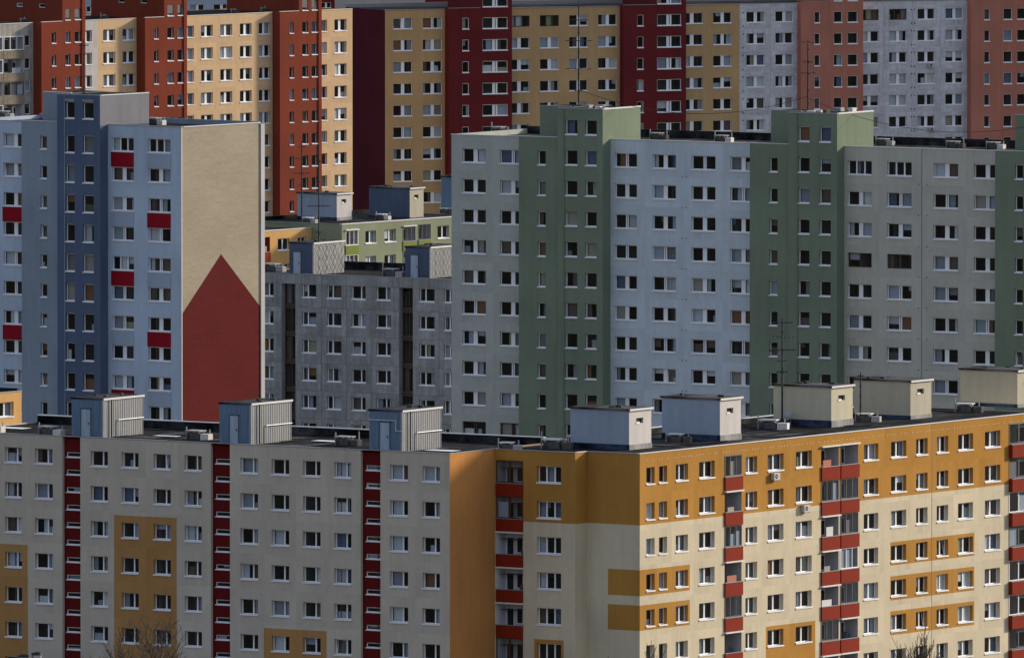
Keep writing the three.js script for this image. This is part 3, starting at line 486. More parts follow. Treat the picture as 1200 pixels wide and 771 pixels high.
// ---------------------------------------------------------------- blue block with the arrow gable
{
  const [b, yT] = building('blue high block with a red arrow painted on its beige end wall', 212, 149.4, DEPTH(35.0), 38.5);
  const pr = new Fac(b, 0, 0, 0, 0, 1, 0, 1, M.blue), pg = new Fac(b, 0, 0, HALF, 0, 1, 0, 1, M.blue); pr.v = pg.v = 320;
  const x0 = pr.s(-45), dep = pg.s(304.5), vol = volume(b, x0, 0, -dep, 0, 0, yT, { front: M.blue, right: M.gable }); const { F, R } = vol; F.v = R.v = 320;
  const xr = F.s(126), sd = new Fac(b, xr, 0, HALF, 0, 1, 0, 1, M.blue); sd.v = 320; const e2 = -sd.s(116.8), e1 = e2 - 0.22;
  const E2 = new Fac(b, 0, e2, 0, 0, 1, 0, 1, M.blue), E1 = new Fac(b, 0, e1, 0, 0, 1, 0, 1, M.blue); E1.v = E2.v = 320;
  const xt = E2.s(66.5), xb = E1.s(24.7), hT = E2.y(90, 111.3), hTb = yT + 0.15; F.opening(xb + 0.1, xr - 0.1, 0.5, yT - 0.3, 0.01);
  const rows = F.rows(143, 161, 177.2, 11);
  const c1 = [130.8, 156.3].map((u) => F.s(u)), c2 = [173.2, 199.5].map((u) => F.s(u)), c0 = [3.5, 29].map((u) => F.s(u)), cz = [-36, -10].map((u) => F.s(u));
  rows.forEach(([h0, h1], k) => {
    for (const [c, i] of [[c1, 1], [c2, 2], [c0, 0], [cz, 3]]) F.window(c[0], c[1], h0, h1, (k === 0 && i < 3 && i > 0) || (k === 4 && i === 1) ? 'tri' : rnd() < 0.2 ? 'thin' : 'duo', { lit: 0.54, warm: 0.35, tilt: i === 0 && k === 1 ? 1 : 0.03 });
    const red = { 1: [0, 4, 8], 2: [2, 6], 0: [2, 6], 3: [] }, soft = { 1: [2, 6], 2: [0, 4, 8], 0: [], 3: [] };
    for (const [c, i] of [[c1, 1], [c2, 2], [c0, 0]]) { const hb = rows[k + 1] ? rows[k + 1][1] : null; if (hb === null) continue; const m = red[i].includes(k) ? M.panelRed : soft[i].includes(k) ? M.bluePanel : null; if (m) F.box('spandrel_panel', m, c[0] - 0.1, c[1] + 0.02, hb + 0.02, h0 - 0.09, 0.003, 0.05); }
  });
  vol.build();
  // red arrow on the end wall, cut as a thin coat of paint on the brickwork
  { const sh = new THREE.Shape(), p = [[0.02, 1], [0.02, R.y(214, 368.5)], [R.s(258.5), R.y(258.5, 297.8)], [dep - 0.02, R.y(304, 359)], [dep - 0.02, 1]]; p.forEach(([x, y], i) => i ? sh.lineTo(x, y) : sh.moveTo(x, y)); const g = new THREE.ShapeGeometry(sh); g.translate(0, 0, 0.008); g.applyMatrix4(R.m); mesh('painted_arrow', g, M.gableRed, b); }
  R.box('corner_fin', M.whiteGrey, dep + 0.004, dep + 0.55, 0, yT - 0.1, -0.5, 0.12); R.box('corner_trim', M.flash, -0.05, 0.05, 0, yT - 0.005, 0.004, 0.05);
  // stair bay and tower
  const bay = volume(b, xb, xt, -1, e1, 0, hTb, { front: M.blueMid }, { name: 'stair_bay' }); bay.F.v = 320;
  { const r = bay.F.rows(50, 159, 174.6, 11), a = bay.F.s(46.7), c = bay.F.s(54.5); r.forEach(([h0, h1]) => bay.F.window(a, c, h0, h1, 'one', { lit: 0.4, warm: 0.6, tilt: 0.25 })); } bay.build();
  roofSheet(b, xb, xt, -1, e1, hTb - 0.01, M.roof); edgeStrip(b, xb, xt - 0.003, e1 - 0.2, e1 + 0.03, hTb, 0.06, M.flash);
  const tw = volume(b, xt, xr, e2 - 7.2, e2, 0, hT, { front: M.blueDark, right: M.blueDark }, { name: 'lift_tower' }); tw.F.v = tw.R.v = 320; tw.R.zone(M.towerGrey, -1, 20, yT - 0.05, hT + 1);
  { const r = tw.F.rows(82, 158.2, 178.8, 11); for (const [ua, ub] of [[76.3, 87], [96.6, 109.3]]) { const a = tw.F.s(ua), c = tw.F.s(ub); tw.F.window(a, c, tw.F.y(82, 138.6), tw.F.y(82, 119), 'one', { lit: 0.1 }); tw.F.box('louvre', M.flashDull, a, c, tw.F.y(82, 118.4), tw.F.y(82, 116), 0.004, 0.06); r.forEach(([h0, h1]) => tw.F.window(a, c, h0, h1, 'one', { lit: 0.6, warm: 0.85 })); } }
  tw.build(); roofSheet(b, xt, xr, e2 - 7.2, e2, hT - 0.01, M.roof); edgeStrip(b, xt, xr + 0.03, e2 - 0.2, e2 + 0.03, hT, 0.07, M.flashDull); edgeStrip(b, xr - 0.2, xr + 0.035, e2 - 7.2, e2 - 0.205, hT, 0.09, M.flash);
  tw.F.box('downpipe', M.blueMid, tw.F.s(75.2), tw.F.s(75.9), 0, hT - 0.02, 0.004, 0.07);
  { const xs = new Fac(b, 0, -0.9, 0, 0, 1, 0, 1, M.blue).s(49.6, 125); const up = volume(b, xs, xt - 0.004, -6, -0.9, yT - 0.1, hT + 0.05, { front: M.blueMid }, { name: 'machine_room' }); up.build(); roofSheet(b, xs, xt - 0.004, -6, -0.9, hT + 0.04, M.roof); edgeStrip(b, xs, xt - 0.01, -1.1, -0.87, hT + 0.05, 0.06, M.flash); }
  const yr = yT - 0.35; roofSheet(b, x0, -0.02, -dep, -0.02, yr, M.roof);
  edgeStrip(b, x0, 0.04, -0.28, 0.04, yT, 0.06, M.flashDull); edgeStrip(b, -0.3, 0.06, -dep, -0.285, yT, 0.08, M.flash); edgeStrip(b, x0, 0, -dep, -dep + 0.25, yr + 0.004, 0.5, M.blueMid, 'parapet');
  for (const [u, v] of [[180, 146], [2, 138]]) roofVent(b, onHeight(u, v, yr), 1);
  { const p = onHeight(84, 112, hT), q = b.localToWorld(V((xt + xr) / 2 - 1, hT, e2 - 2)); mast('antenna_mast', 'slim aerial mast on the dark blue lift tower', q, 5.2, [[4.6, 0.5, 0.3, 3]]); }
}
// ---------------------------------------------------------------- long green and grey row
{
  const [b, yT] = building('long shaded row of grey sections and green lift towers', 529, 157.7, DEPTH(35.6), 32.3);
  const pr = new Fac(b, 0, 0, 0, 0, 1, 0, 1, M.greyGreen); pr.v = 320; const x1 = pr.s(1235), zb = -13;
  const vol = volume(b, 0, x1, zb, 0, 0, yT, { front: M.greyGreen }); const { F } = vol; F.v = 320;
  const sA = F.s(700), sB = F.s(970); F.zone(M.blueGrey, sA, sB, -1, 99).zone(M.greySand, sB, x1 + 1, -1, 99);
  const rows = F.rows(555, 174, 190.6, 11), cols = [[541.7, 569.3], [585.8, 613.5], [720.5, 746.5], [764.8, 792.2], [810.4, 838.7], [855.8, 884], [993.7, 1022], [1040, 1068.8], [1094.4, 1123.4], [1141.9, 1171]];
  rows.forEach(([h0, h1], k) => cols.forEach(([a, c], i) => {
    const brown = k === 3 && (i === 6 || i === 7), q = rnd(); const st = k === 0 && (i === 6 || i === 7) ? 'tri' : brown ? 'twin' : q < 0.72 ? 'duo' : 'thin';
    F.window(F.s(a), F.s(c), h0, h1, st, { lit: 0.54, warm: k > 2 ? 0.5 : 0.25, tilt: 0.025, frame: brown || (i < 2 && k === 9) ? M.brownFrame : M.pvc, sill: !brown });
  }));
  F.panelJoints(cols.map((c) => c.map((u) => F.s(u))), rows);
  F.box('dilatation_joint', M.seal, F.s(1080.4), F.s(1081.1), 0, yT - 0.01, -0.02, 0.014);
  { const gs = []; for (const u of [800, 804.5, 1077, 1087]) for (let k = 0; k < 11; k++) gs.push(new THREE.CylinderGeometry(0.06, 0.06, 0.02, 6).rotateX(HALF).translate(F.s(u), rows[k][0] - 0.7, 0.008)); const o = mesh('anchor_caps', mergeGeometries(gs), M.plinth, b); o.userData.kind = 'stuff'; }
  const yr = yT - 0.4; roofSheet(b, 0, x1, zb, 0, yr, M.roofTan);
  edgeStrip(b, -0.05, x1, -0.25, 0.05, yT, 0.07, M.flash); edgeStrip(b, 0, x1, zb, zb + 0.25, yr + 0.004, 0.7, M.roofLip, 'parapet');
  edgeStrip(b, -0.02, 0.25, zb + 0.255, -0.255, yr + 0.004, 0.44, M.greyGreen, 'parapet');
  const towers = [[608, 653.5, 661, 706.4, 715.6, 632.8, 750.8, 630, 639.6, 662.6, 676.6, 686, 699.3], [879, 924, 935, 981.3, 989.9, 904, 1024.3, 902, 911.6, 936, 949, 960.8, 974], [1166.6, 1211, 1219, 1268, 1277, 1190.4, 1312, 1190, 1199.5, 1221, 1235, 1246, 1260]];
  for (const [ua, ub, up, uc, ud, uh, ue, n0, n1, a0, a1, b0, b1] of towers) {
    const xr = F.s(ud), sd = new Fac(b, xr, 0, HALF, 0, 1, 0, 1, M.greenMid); sd.v = 320; const e2 = -sd.s(uc), e1 = e2 - 0.2;
    const E1 = new Fac(b, 0, e1, 0, 0, 1, 0, 1, M.greenMid), E2 = new Fac(b, 0, e2, 0, 0, 1, 0, 1, M.greenMid); E1.v = E2.v = 320;
    const xb = E1.s(ua), xt = E2.s(ub), dv = (ua - 608) * 0.0158, hT = E2.y(uc, 128.6 + (ua - 608) * 0.0195), top = e2 - new Fac(b, xr, e2, HALF, 0, 1, 0, 1, M.greenMid).s(ue, 130);
    F.opening(xb + 0.1, xr - 0.1, 0.5, yT - 0.3, 0.01);
    const hb = yT + 0.1, bay = volume(b, xb, xt, -1, e1, 0, hb, { front: M.greenMid }, { name: 'stair_bay' }); bay.F.v = 320;
    bay.F.rows((n0 + n1) / 2, 176 + dv * 1.9, 193.2 + dv * 1.9, 11).forEach(([h0, h1]) => bay.F.window(bay.F.s(n0), bay.F.s(n1), h0, h1, 'one', { lit: 0.54, warm: 0.7, tilt: 0.12 })); bay.build();
    roofSheet(b, xb, xt, -1, e1, hb - 0.01, M.roof); edgeStrip(b, xb, xt - 0.003, e1 - 0.2, e1 + 0.03, hb, 0.07, M.flash);
    const tw = volume(b, xt, xr, top, e2, 0, hT, { front: M.greenMid, right: M.greenMid }, { name: 'lift_tower' }); tw.F.v = tw.R.v = 320; 
    const r = tw.F.rows((a0 + a1) / 2, 139.8 + dv * 1.9, 157.6 + dv * 1.9, 12);
    for (const [p, q] of [[a0, a1], [b0, b1]]) r.forEach(([h0, h1], k) => tw.F.window(tw.F.s(p), tw.F.s(q), h0, h1, 'one', { lit: 0.54, warm: k > 3 ? 0.95 : 0.3, tilt: 0.01 }));
    tw.build(); tw.F.box('downpipe', M.greenMid, tw.F.s(up - 0.5), tw.F.s(up + 0.4), 0, hT - 0.02, 0.004, 0.09);
    roofSheet(b, xt, xr, top, e2, hT - 0.01, M.roof); edgeStrip(b, xt, xr + 0.03, e2 - 0.2, e2 + 0.04, hT, 0.08, M.flashDull); edgeStrip(b, xr - 0.2, xr + 0.04, top, e2 - 0.205, hT, 0.12, M.flash);
    const zS = -0.9, xs = new Fac(b, 0, zS, 0, 0, 1, 0, 1, M.greenMid).s(uh, 135);
    volume(b, xs, xt - 0.004, top + 0.5, zS, yT - 0.5, hT + 0.06, { front: M.greenMid }, { name: 'machine_room' }).build(); roofSheet(b, xs, xt - 0.004, top + 0.5, zS, hT + 0.05, M.roof); edgeStrip(b, xs, xt - 0.01, zS - 0.2, zS + 0.03, hT + 0.06, 0.07, M.flashDull);
    for (let i = 0; i < 5; i++) box('roof_cap', pick([M.lightCap, M.slab, M.flashDull]), rr(0.4, 0.9), rr(0.15, 0.4), rr(0.4, 0.8), rr(xt + 0.6, xr - 0.7), hT + 0.001, rr(top + 1, e2 - 1), b);
  }
  vol.build();
  const cable = (label, A, B, sag) => { const t = thing('overhead_cable', label, 'cable', A), pts = []; for (let i = 0; i <= 14; i++) { const q = i / 14; pts.push(V().lerpVectors(V(0, 0, 0), V().subVectors(B, A), q).add(V(0, -4 * sag * q * (1 - q), 0))); } mesh('wire', new THREE.TubeGeometry(new THREE.CatmullRomCurve3(pts), 28, 0.022, 4), M.iron, t); };
  { const top = (u, dy, z = -1.5) => b.localToWorld(V(F.s(u), yT + dy, z)); cable('thin cable slung between the aerial masts of two green lift towers', top(668, 4.4), top(937, 4.4), 1.9); cable('thin cable from the second green tower\'s mast to the next machine room', top(937, 4.2), top(1196, 2.2, -0.88), 1.5); }
  for (const [u, v] of [[584, 157], [770, 164], [846, 167], [1035, 171], [1118, 174], [1165, 175]]) roofVent(b, onHeight(u, v - 1, yr), 0.9);
  { const t = b.localToWorld(V(F.s(668), yT + 2.9, -1.5)); mast('antenna_mast', 'aerial mast with side arms on the first green lift tower', t, 9.5, [[9.2, 0.7, 0.1, 3], [7.9, 0.9, 0.3, 4], [6.0, 1.3, 2.9, 4], [3.4, 1.2, 3.0, 4], [1.4, 0.4, 0, 3]]); }
  { const t = b.localToWorld(V(F.s(937), yT + 2.9, -1.5)); mast('antenna_mast', 'aerial mast with a cross arm on the green tower beside salmon wall', t, 6.6, [[6.4, 1.1, -0.5, 3], [4.6, 0.5, 0.3, 3], [3.6, 0.9, 0.6, 3]]); }
}
// ---------------------------------------------------------------- grey concrete panel block
{
  const [b, yT] = building('grey unpainted concrete panel block with dark stair recesses', 309, 319.8, DEPTH(32.5), 32);
  const pr = new Fac(b, 0, 0, 0, 0, 1, 0, 1, M.seal); pr.v = 400; const xa = pr.s(288), xz = pr.s(556), vol = volume(b, xa, xz, -12.5, 0, 0, yT, { front: M.seal, left: M.concrete, right: M.concrete, back: M.concrete }, { reveal: 0.16 }); const { F } = vol; F.v = 400;
  const rows = F.rows(362, 332.8, 348.6, 6);
  const cols = [[304, 320.4, 'asym'], [354, 370.6, 'left'], [383, 400, 'left'], [412, 428.5, 'asym'], [441, 458, 'asym'], [491.4, 509.5, 'left'], [520.5, 537, 'left']];
  rows.forEach(([h0, h1]) => cols.forEach(([a, c, st]) => F.window(F.s(a), F.s(c), h0, h1, st, { lit: 0.54, warm: 0.3, tilt: 0.015 })));
  F.revealMat = M.concrete;
  const strips = [[330, 346], [467.8, 483.8]], hs = yT - 1.0;
  for (const [a, c] of strips) {
    F.opening(F.s(a), F.s(c), 1, hs, 0.62);
    const S = new Fac(b, 0, -0.6, 0, F.s(a), F.s(c), 1, hs, M.stairBrown, { name: 'stair_recess', reveal: 0.05 });
    rows.forEach(([h0]) => S.window(F.s(a) + 0.03, F.s(c) - 0.03, h0 - 0.75, h0 + 1.62, 'twin', { frame: M.brownFrame, sill: false, lit: 0.08, warm: 1, tilt: 0 }));
    S.build();
  }
  vol.build();
  const hE = [yT, hs]; let k = 0; while (hE[hE.length - 1] > 3) { hE.push((k === 0 ? rows[0][1] + 0.42 : hE[hE.length - 1]) - 2.8); k++; } hE.sort((x, y) => x - y); hE[0] = 0; 
  const E = [288, 330, 346, 376.8, 406, 434.8, 467.8, 483.8, 514.6, 556].map((u) => F.s(u));
  for (let i = 0; i + 1 < E.length; i++) if (i !== 1 && i !== 6) F.panels([E[i], E[i + 1]], hE, M.concrete); else F.panels([E[i], E[i + 1]], [hs, yT], M.concrete);
  const yr = yT - 0.1; roofSheet(b, xa, xz, -12.5, 0, yr, M.roof); edgeStrip(b, xa, xz, -0.22, 0.08, yT, 0.06, M.flashDull); edgeStrip(b, xa, xz, -12.5, -12.25, yr + 0.004, 0.75, M.roofLip, 'parapet');
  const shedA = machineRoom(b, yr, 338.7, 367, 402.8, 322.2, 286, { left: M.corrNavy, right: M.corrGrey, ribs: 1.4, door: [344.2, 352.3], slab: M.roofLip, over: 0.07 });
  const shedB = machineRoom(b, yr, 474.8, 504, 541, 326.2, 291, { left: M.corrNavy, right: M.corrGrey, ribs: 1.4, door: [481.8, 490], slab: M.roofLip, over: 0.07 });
  for (const { body, d, h } of [shedA, shedB]) {             // diagonal wire lattice over the sunny cladding
    const gs = [], st = 1.0; for (const k of [-1, 1]) for (let c = -h - d; c < h + d; c += st) { const pts = []; for (let q = 0; q <= d + 1e-6; q += d / 60) { const y = c + k * q * 1.35; if (y >= 0 && y <= h) pts.push([q, y]); } if (pts.length > 1) { const [p0, p1] = [pts[0], pts[pts.length - 1]]; gs.push(tubeBetween(V(0.09, p0[1], -p0[0]), V(0.09, p1[1], -p1[0]), 0.026, 0.026, 4)); } }
    mesh('lattice', mergeGeometries(gs), M.ventCap, body);
  }
  for (const [u, v] of [[318, 318], [458, 324]]) roofVent(b, onHeight(u, v, yr), 1.2);
  const p = onHeight(373.5, 321, yr), h = atDepth(373.5, 168, -p.z).y - yr; mast('antenna_mast', 'tall aerial mast standing on the grey panel block beside its shed', V(p.x, yr, p.z + 0.6), h, [[h * 0.86, 0.3, 0, 2], [h * 0.52, 1.2, 0.1, 4], [h * 0.32, 0.4, 0.5, 2], [h * 0.12, 0.3, 0.2, 2]]);
}
// ---------------------------------------------------------------- pale green block and its orange wing
{
  const [b, yT] = building('low pale green block with olive loggia panels and dark green end', 400.4, 263.4, DEPTH(30), 37.5);
  const pr = new Fac(b, 0, 0, 0, 0, 1, 0, 1, M.leaf), pq = new Fac(b, 0, 0, HALF, 0, 1, 0, 1, M.leaf); pr.v = pq.v = 280; const xa = pr.s(285), len = pq.s(560);
  const vol = volume(b, xa, 0, -len, 0, 0, yT, { front: M.leaf }, { reveal: 0.22 }); const { F, R } = vol; F.v = R.v = 280;
  const rows = R.rows(434, 270.2, 285, 4);
  rows.forEach(([h0, h1]) => { for (const [a, c] of [[428, 440.4], [450.3, 463.6], [512.6, 525.9], [535, 548]]) R.window(R.s(a), R.s(c), h0, h1, 'lean', { lit: 0.54, warm: 0.1, blind: 0.1 }); });
  for (const [a, c, v] of [[404.6, 419.4, 268.6], [472, 486.6, 264], [490, 504.6, 262.4]]) { const t = R.y((a + c) / 2, v); for (let k = 0; k < 4; k++) R.loggia(R.s(a), R.s(c), t - 2.56 - k * 2.8, t - k * 2.8, 0.98, { mat: M.leafPanel, drop: 0.22, glazed: rnd() < 0.6 ? 1 : 2, frame: rnd() < 0.5 ? M.pvc : M.greyFrame, proud: 0.06, lip: k === 0 && a < 480 }); }
  vol.build();
  const yr = yT - 0.08; roofSheet(b, xa, -0.05, -len, -0.05, yr, M.roof); edgeStrip(b, -0.28, 0.06, -len, 0.06, yT, 0.10, M.flash); edgeStrip(b, xa, -0.285, -0.25, 0.05, yT, 0.05, M.leaf); edgeStrip(b, xa, xa + 0.25, -len, 0, yr + 0.004, 0.4, M.roofLip, 'parapet');
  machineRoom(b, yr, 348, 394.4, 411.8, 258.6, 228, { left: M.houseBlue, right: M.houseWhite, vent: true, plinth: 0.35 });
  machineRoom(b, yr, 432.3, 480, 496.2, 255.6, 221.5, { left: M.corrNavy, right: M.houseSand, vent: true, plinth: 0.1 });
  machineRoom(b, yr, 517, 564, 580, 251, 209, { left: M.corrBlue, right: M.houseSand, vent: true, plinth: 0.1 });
  for (const [u, v] of [[361, 261], [447, 257], [522, 250]]) roofVent(b, onHeight(u, v, yr), 0.9, M.pvc);
  const p = onHeight(353.5, 259.5, yr), h = atDepth(353.5, 165, -p.z).y - yr; mast('antenna_mast', 'aerial mast in front of the pale blue roof room of the green block', V(p.x, yr, p.z + 1), h, [[h * 0.92, 0.4, 0, 3], [h * 0.78, 0.8, 0.2, 3], [h * 0.6, 0.9, 0.2, 4], [h * 0.46, 0.5, 2.2, 3]]);
  // orange wing, its sunlit side ends against the dark green wall
  const w = F.hit(365.4, 267.2), wl = b.worldToLocal(w.clone());
  const g = thing('apartment_block', 'low orange wing with a dark red loggia in front of the green block', 'building', b.localToWorld(V(wl.x, 0, 0.05)), b.rotation.y);
  const W = new Fac(g, 0, 0, HALF, 0, 1, 0, 1, M.peachLow); W.v = 280; const wz = -W.s(296), vw = volume(g, -12, 0, 0.05, wz, 0, w.y, { front: M.peachLow, right: M.peachLow }, { reveal: 0.22 }), WR = vw.R; WR.v = 280;
  for (let k = 0; k < 3; k++) for (const [a, c] of [[325, 338.7], [348.6, 358.6]]) { const r = WR.rows(332, 279.2, 293.2, 4)[k]; WR.window(WR.s(a), WR.s(c), r[0], r[1], 'lean', { lit: 0.54 }); }
  { const t = WR.y(310, 278); for (let k = 0; k < 3; k++) WR.loggia(WR.s(299), WR.s(316), t - 2.5 - k * 2.8, t - k * 2.8, 1.05, { mat: M.brickLow, proud: 0.05, back: M.brickLow, glazed: 0, drop: 0.2 }); }
  vw.build(); roofSheet(g, -12, 0, 0.05, wz, w.y - 0.05, M.roof); edgeStrip(g, -0.25, 0.06, 0.05, wz, w.y, 0.09, M.flash);
}
// ---------------------------------------------------------------- orange corner behind the beige roof
{
  const [b, yT] = building('orange block corner with a white window behind the beige roof', 20.2, 459, DEPTH(38.6), 37);
  const pq = new Fac(b, 0, 0, HALF, 0, 1, 0, 1, M.peachLow); pq.v = 475; const z = -pq.s(-60), vol = volume(b, -12, 0, -0.5, z, 0, yT, { front: M.peachLow }, { reveal: 0.25 }), { R } = vol; R.v = 475;
  const h = R.rows(6, 471.3, 488.5, 3); h.forEach(([h0, h1]) => { for (const [a, c] of [[-2, 15.2], [-40, -22]]) R.window(R.s(a), R.s(c), h0, h1, 'twin', { lit: 0.6, warm: 0 }); });
  vol.build(); roofSheet(b, -12, 0, -0.5, z, yT - 0.05, M.roof); edgeStrip(b, -0.25, 0.05, -0.5, z, yT, 0.07, M.flashDull); edgeStrip(b, -12, -0.255, -0.5, -0.2, yT - 0.05, 0.3, M.roofLip, 'parapet');
}
// ---------------------------------------------------------------- peach and brick red row, sunlit, far left
let yBack;
{
  const [b, yT] = building('sunlit peach row with brick red stair towers', 250, 17.4, DEPTH(26.3), -48.5); yBack = yT;
  const pr = new Fac(b, 0, 0, 0, 0, 1, 0, 1, M.peach); pr.v = 120; const xa = pr.s(37.5), xz = pr.s(412.8), vol = volume(b, xa, xz, -12.5, 0, 0, yT, { front: M.peach }, { reveal: 0.24 }); const { F } = vol; F.v = 120;
  F.zone(M.whiteGrey, xa, F.s(114), -1, 99);
  const rows = F.rows(242, 29.2, 43.0, 12), cols = [[95, 107.2], [120.4, 134.6], [143, 158], [212, 226.8], [235, 249], [257.7, 271.8], [280.8, 294.6], [303, 316.4], [370, 383], [391.7, 405.9]];
  rows.forEach(([h0, h1]) => cols.forEach(([a, c]) => F.window(F.s(a), F.s(c), h0, h1, 'duo', { lit: 0.54, warm: 0.15, blind: 0.05, tilt: 0.01 })));
 edgeStrip(b, xa, xz, -0.25, 0.05, yT, 0.06, M.lightCap);
  F.panelJoints(cols.map((c) => c.map((u) => F.s(u))), rows);
  for (const [um, ul, ur, ut, n, w1, w2] of [[38, 48, 99.6, 72.6, [60, 65], [76, 81.8], [87, 94.2]], [159.5, 169.6, 218.8, 192, [180, 185.2], [195.7, 203], [207.5, 215]], [319, 327.8, 376.8, 350, [339, 343.9], [354, 360.6], [365, 371.8]]]) {
    const x0 = F.s(um) + (um === 38 ? 0.02 : 0); const e = new Fac(b, x0, 0, -HALF, 0, 1, 0, 1, M.brick).s(ul, 120), E = new Fac(b, 0, e, 0, 0, 1, 0, 1, M.brick); E.v = 120; const x1 = E.s(ur), xt = E.s(ut), hT = yT + 6.5; F.opening(x0 + 0.1, Math.min(x1 - 0.1, xz - 0.1), 0.5, yT - 0.3, 0.01);
    const hb = yT + 0.1, bay = volume(b, x0, xt, -0.5, e, 0, hb, { front: M.brick }, { name: 'stair_bay', reveal: 0.24 }), tw = volume(b, xt, x1, -11, e, 0, hT, { front: M.brick }, { name: 'lift_tower', reveal: 0.24 }); bay.F.v = tw.F.v = 120;
    const r = E.rows(357 - 350 + ut, 25.2 + (350 - ut) * 0.042, 38.2 + (350 - ut) * 0.042, 12);
    r.forEach(([h0, h1]) => bay.F.window(bay.F.s(n[0]), bay.F.s(n[1]), h0, h1, 'one', { lit: 0.3 }));
    for (const [a, c] of [w1, w2]) for (const [h0, h1] of [[r[0][0] + 2.8, r[0][1] + 2.8], ...r]) tw.F.window(tw.F.s(a), tw.F.s(c), h0, h1, 'one', { lit: 0.35, warm: 0.2, tilt: 0.06 });
    { const L = tw.L, y = yT + 1.7; for (const z of [4.6, 8.4]) { L.window(z, z + 1.1, y, y + 0.5, 'one', { lit: 0, sill: false, reveal: 0.1 }); } }
    bay.build(); tw.build(); roofSheet(b, x0, xt, -0.5, e, hb - 0.01, M.roof); roofSheet(b, xt, x1, -11, e, hT - 0.01, M.roof); edgeStrip(b, x0, xt - 0.003, e - 0.2, e + 0.03, hb, 0.06, M.lightCap);
    tw.F.box('downpipe', M.brick, x1 - 0.7, x1 - 0.58, 0, hT - 0.02, 0.004, 0.12);
  }
  vol.build(); roofSheet(b, xa, xz, -12.5, 0, yT - 0.1, M.roof);
  for (const u of [18, 112, 265, 300]) { const p = onHeight(u + 8, 17 + (250 - u) * 0.045 - 2, yT); roofVent(b, p, 0.6); }
  // unpainted concrete end of the row
  const g = thing('apartment_block', 'weathered whitish concrete block with tan loggia parapets', 'building', b.localToWorld(V(xa - 0.03, 0, 0)), b.rotation.y);
  const C = new Fac(g, 0, 0, 0, 0, 1, 0, 1, M.concreteWhite); C.v = 80; const xs = C.s(-45), yC = C.y(20, 27.5), vc = volume(g, xs, 0, -12, 0, 0, yC, { front: M.concreteWhite }, { reveal: 0.15 }), CF = vc.F; CF.v = 80;
  CF.rows(32, 41, 54, 6).forEach(([h0, h1]) => CF.window(CF.s(28.5), CF.s(35), h0, h1, 'one', { lit: 0.54, sill: false }));
  const t = CF.y(15, 42.6); for (let k = 0; k < 5; k++) { CF.loggia(CF.s(3.5), CF.s(27), t - 2.5 - k * 2.8, t - k * 2.8, 1.0, { mat: M.concreteTan, drop: 0.22, glazed: [2, 0, 1, 0, 1][k], frame: k ? M.greyFrame : M.pvc, back: M.loggiaWhite, proud: 0.05 }); CF.loggia(CF.s(-26), CF.s(2.4), t - 2.5 - k * 2.8, t - k * 2.8, 1.0, { mat: M.concreteTan, drop: 0.22, glazed: [2, 2, 0, 1, 0][k], frame: M.pvc, back: M.loggiaWhite, proud: 0.05 }); }
  vc.build(); roofSheet(g, xs, 0, -12, 0, yC - 0.05, M.roof); edgeStrip(g, xs, 0, -0.25, 0.05, yC, 0.07, M.lightCap);
}
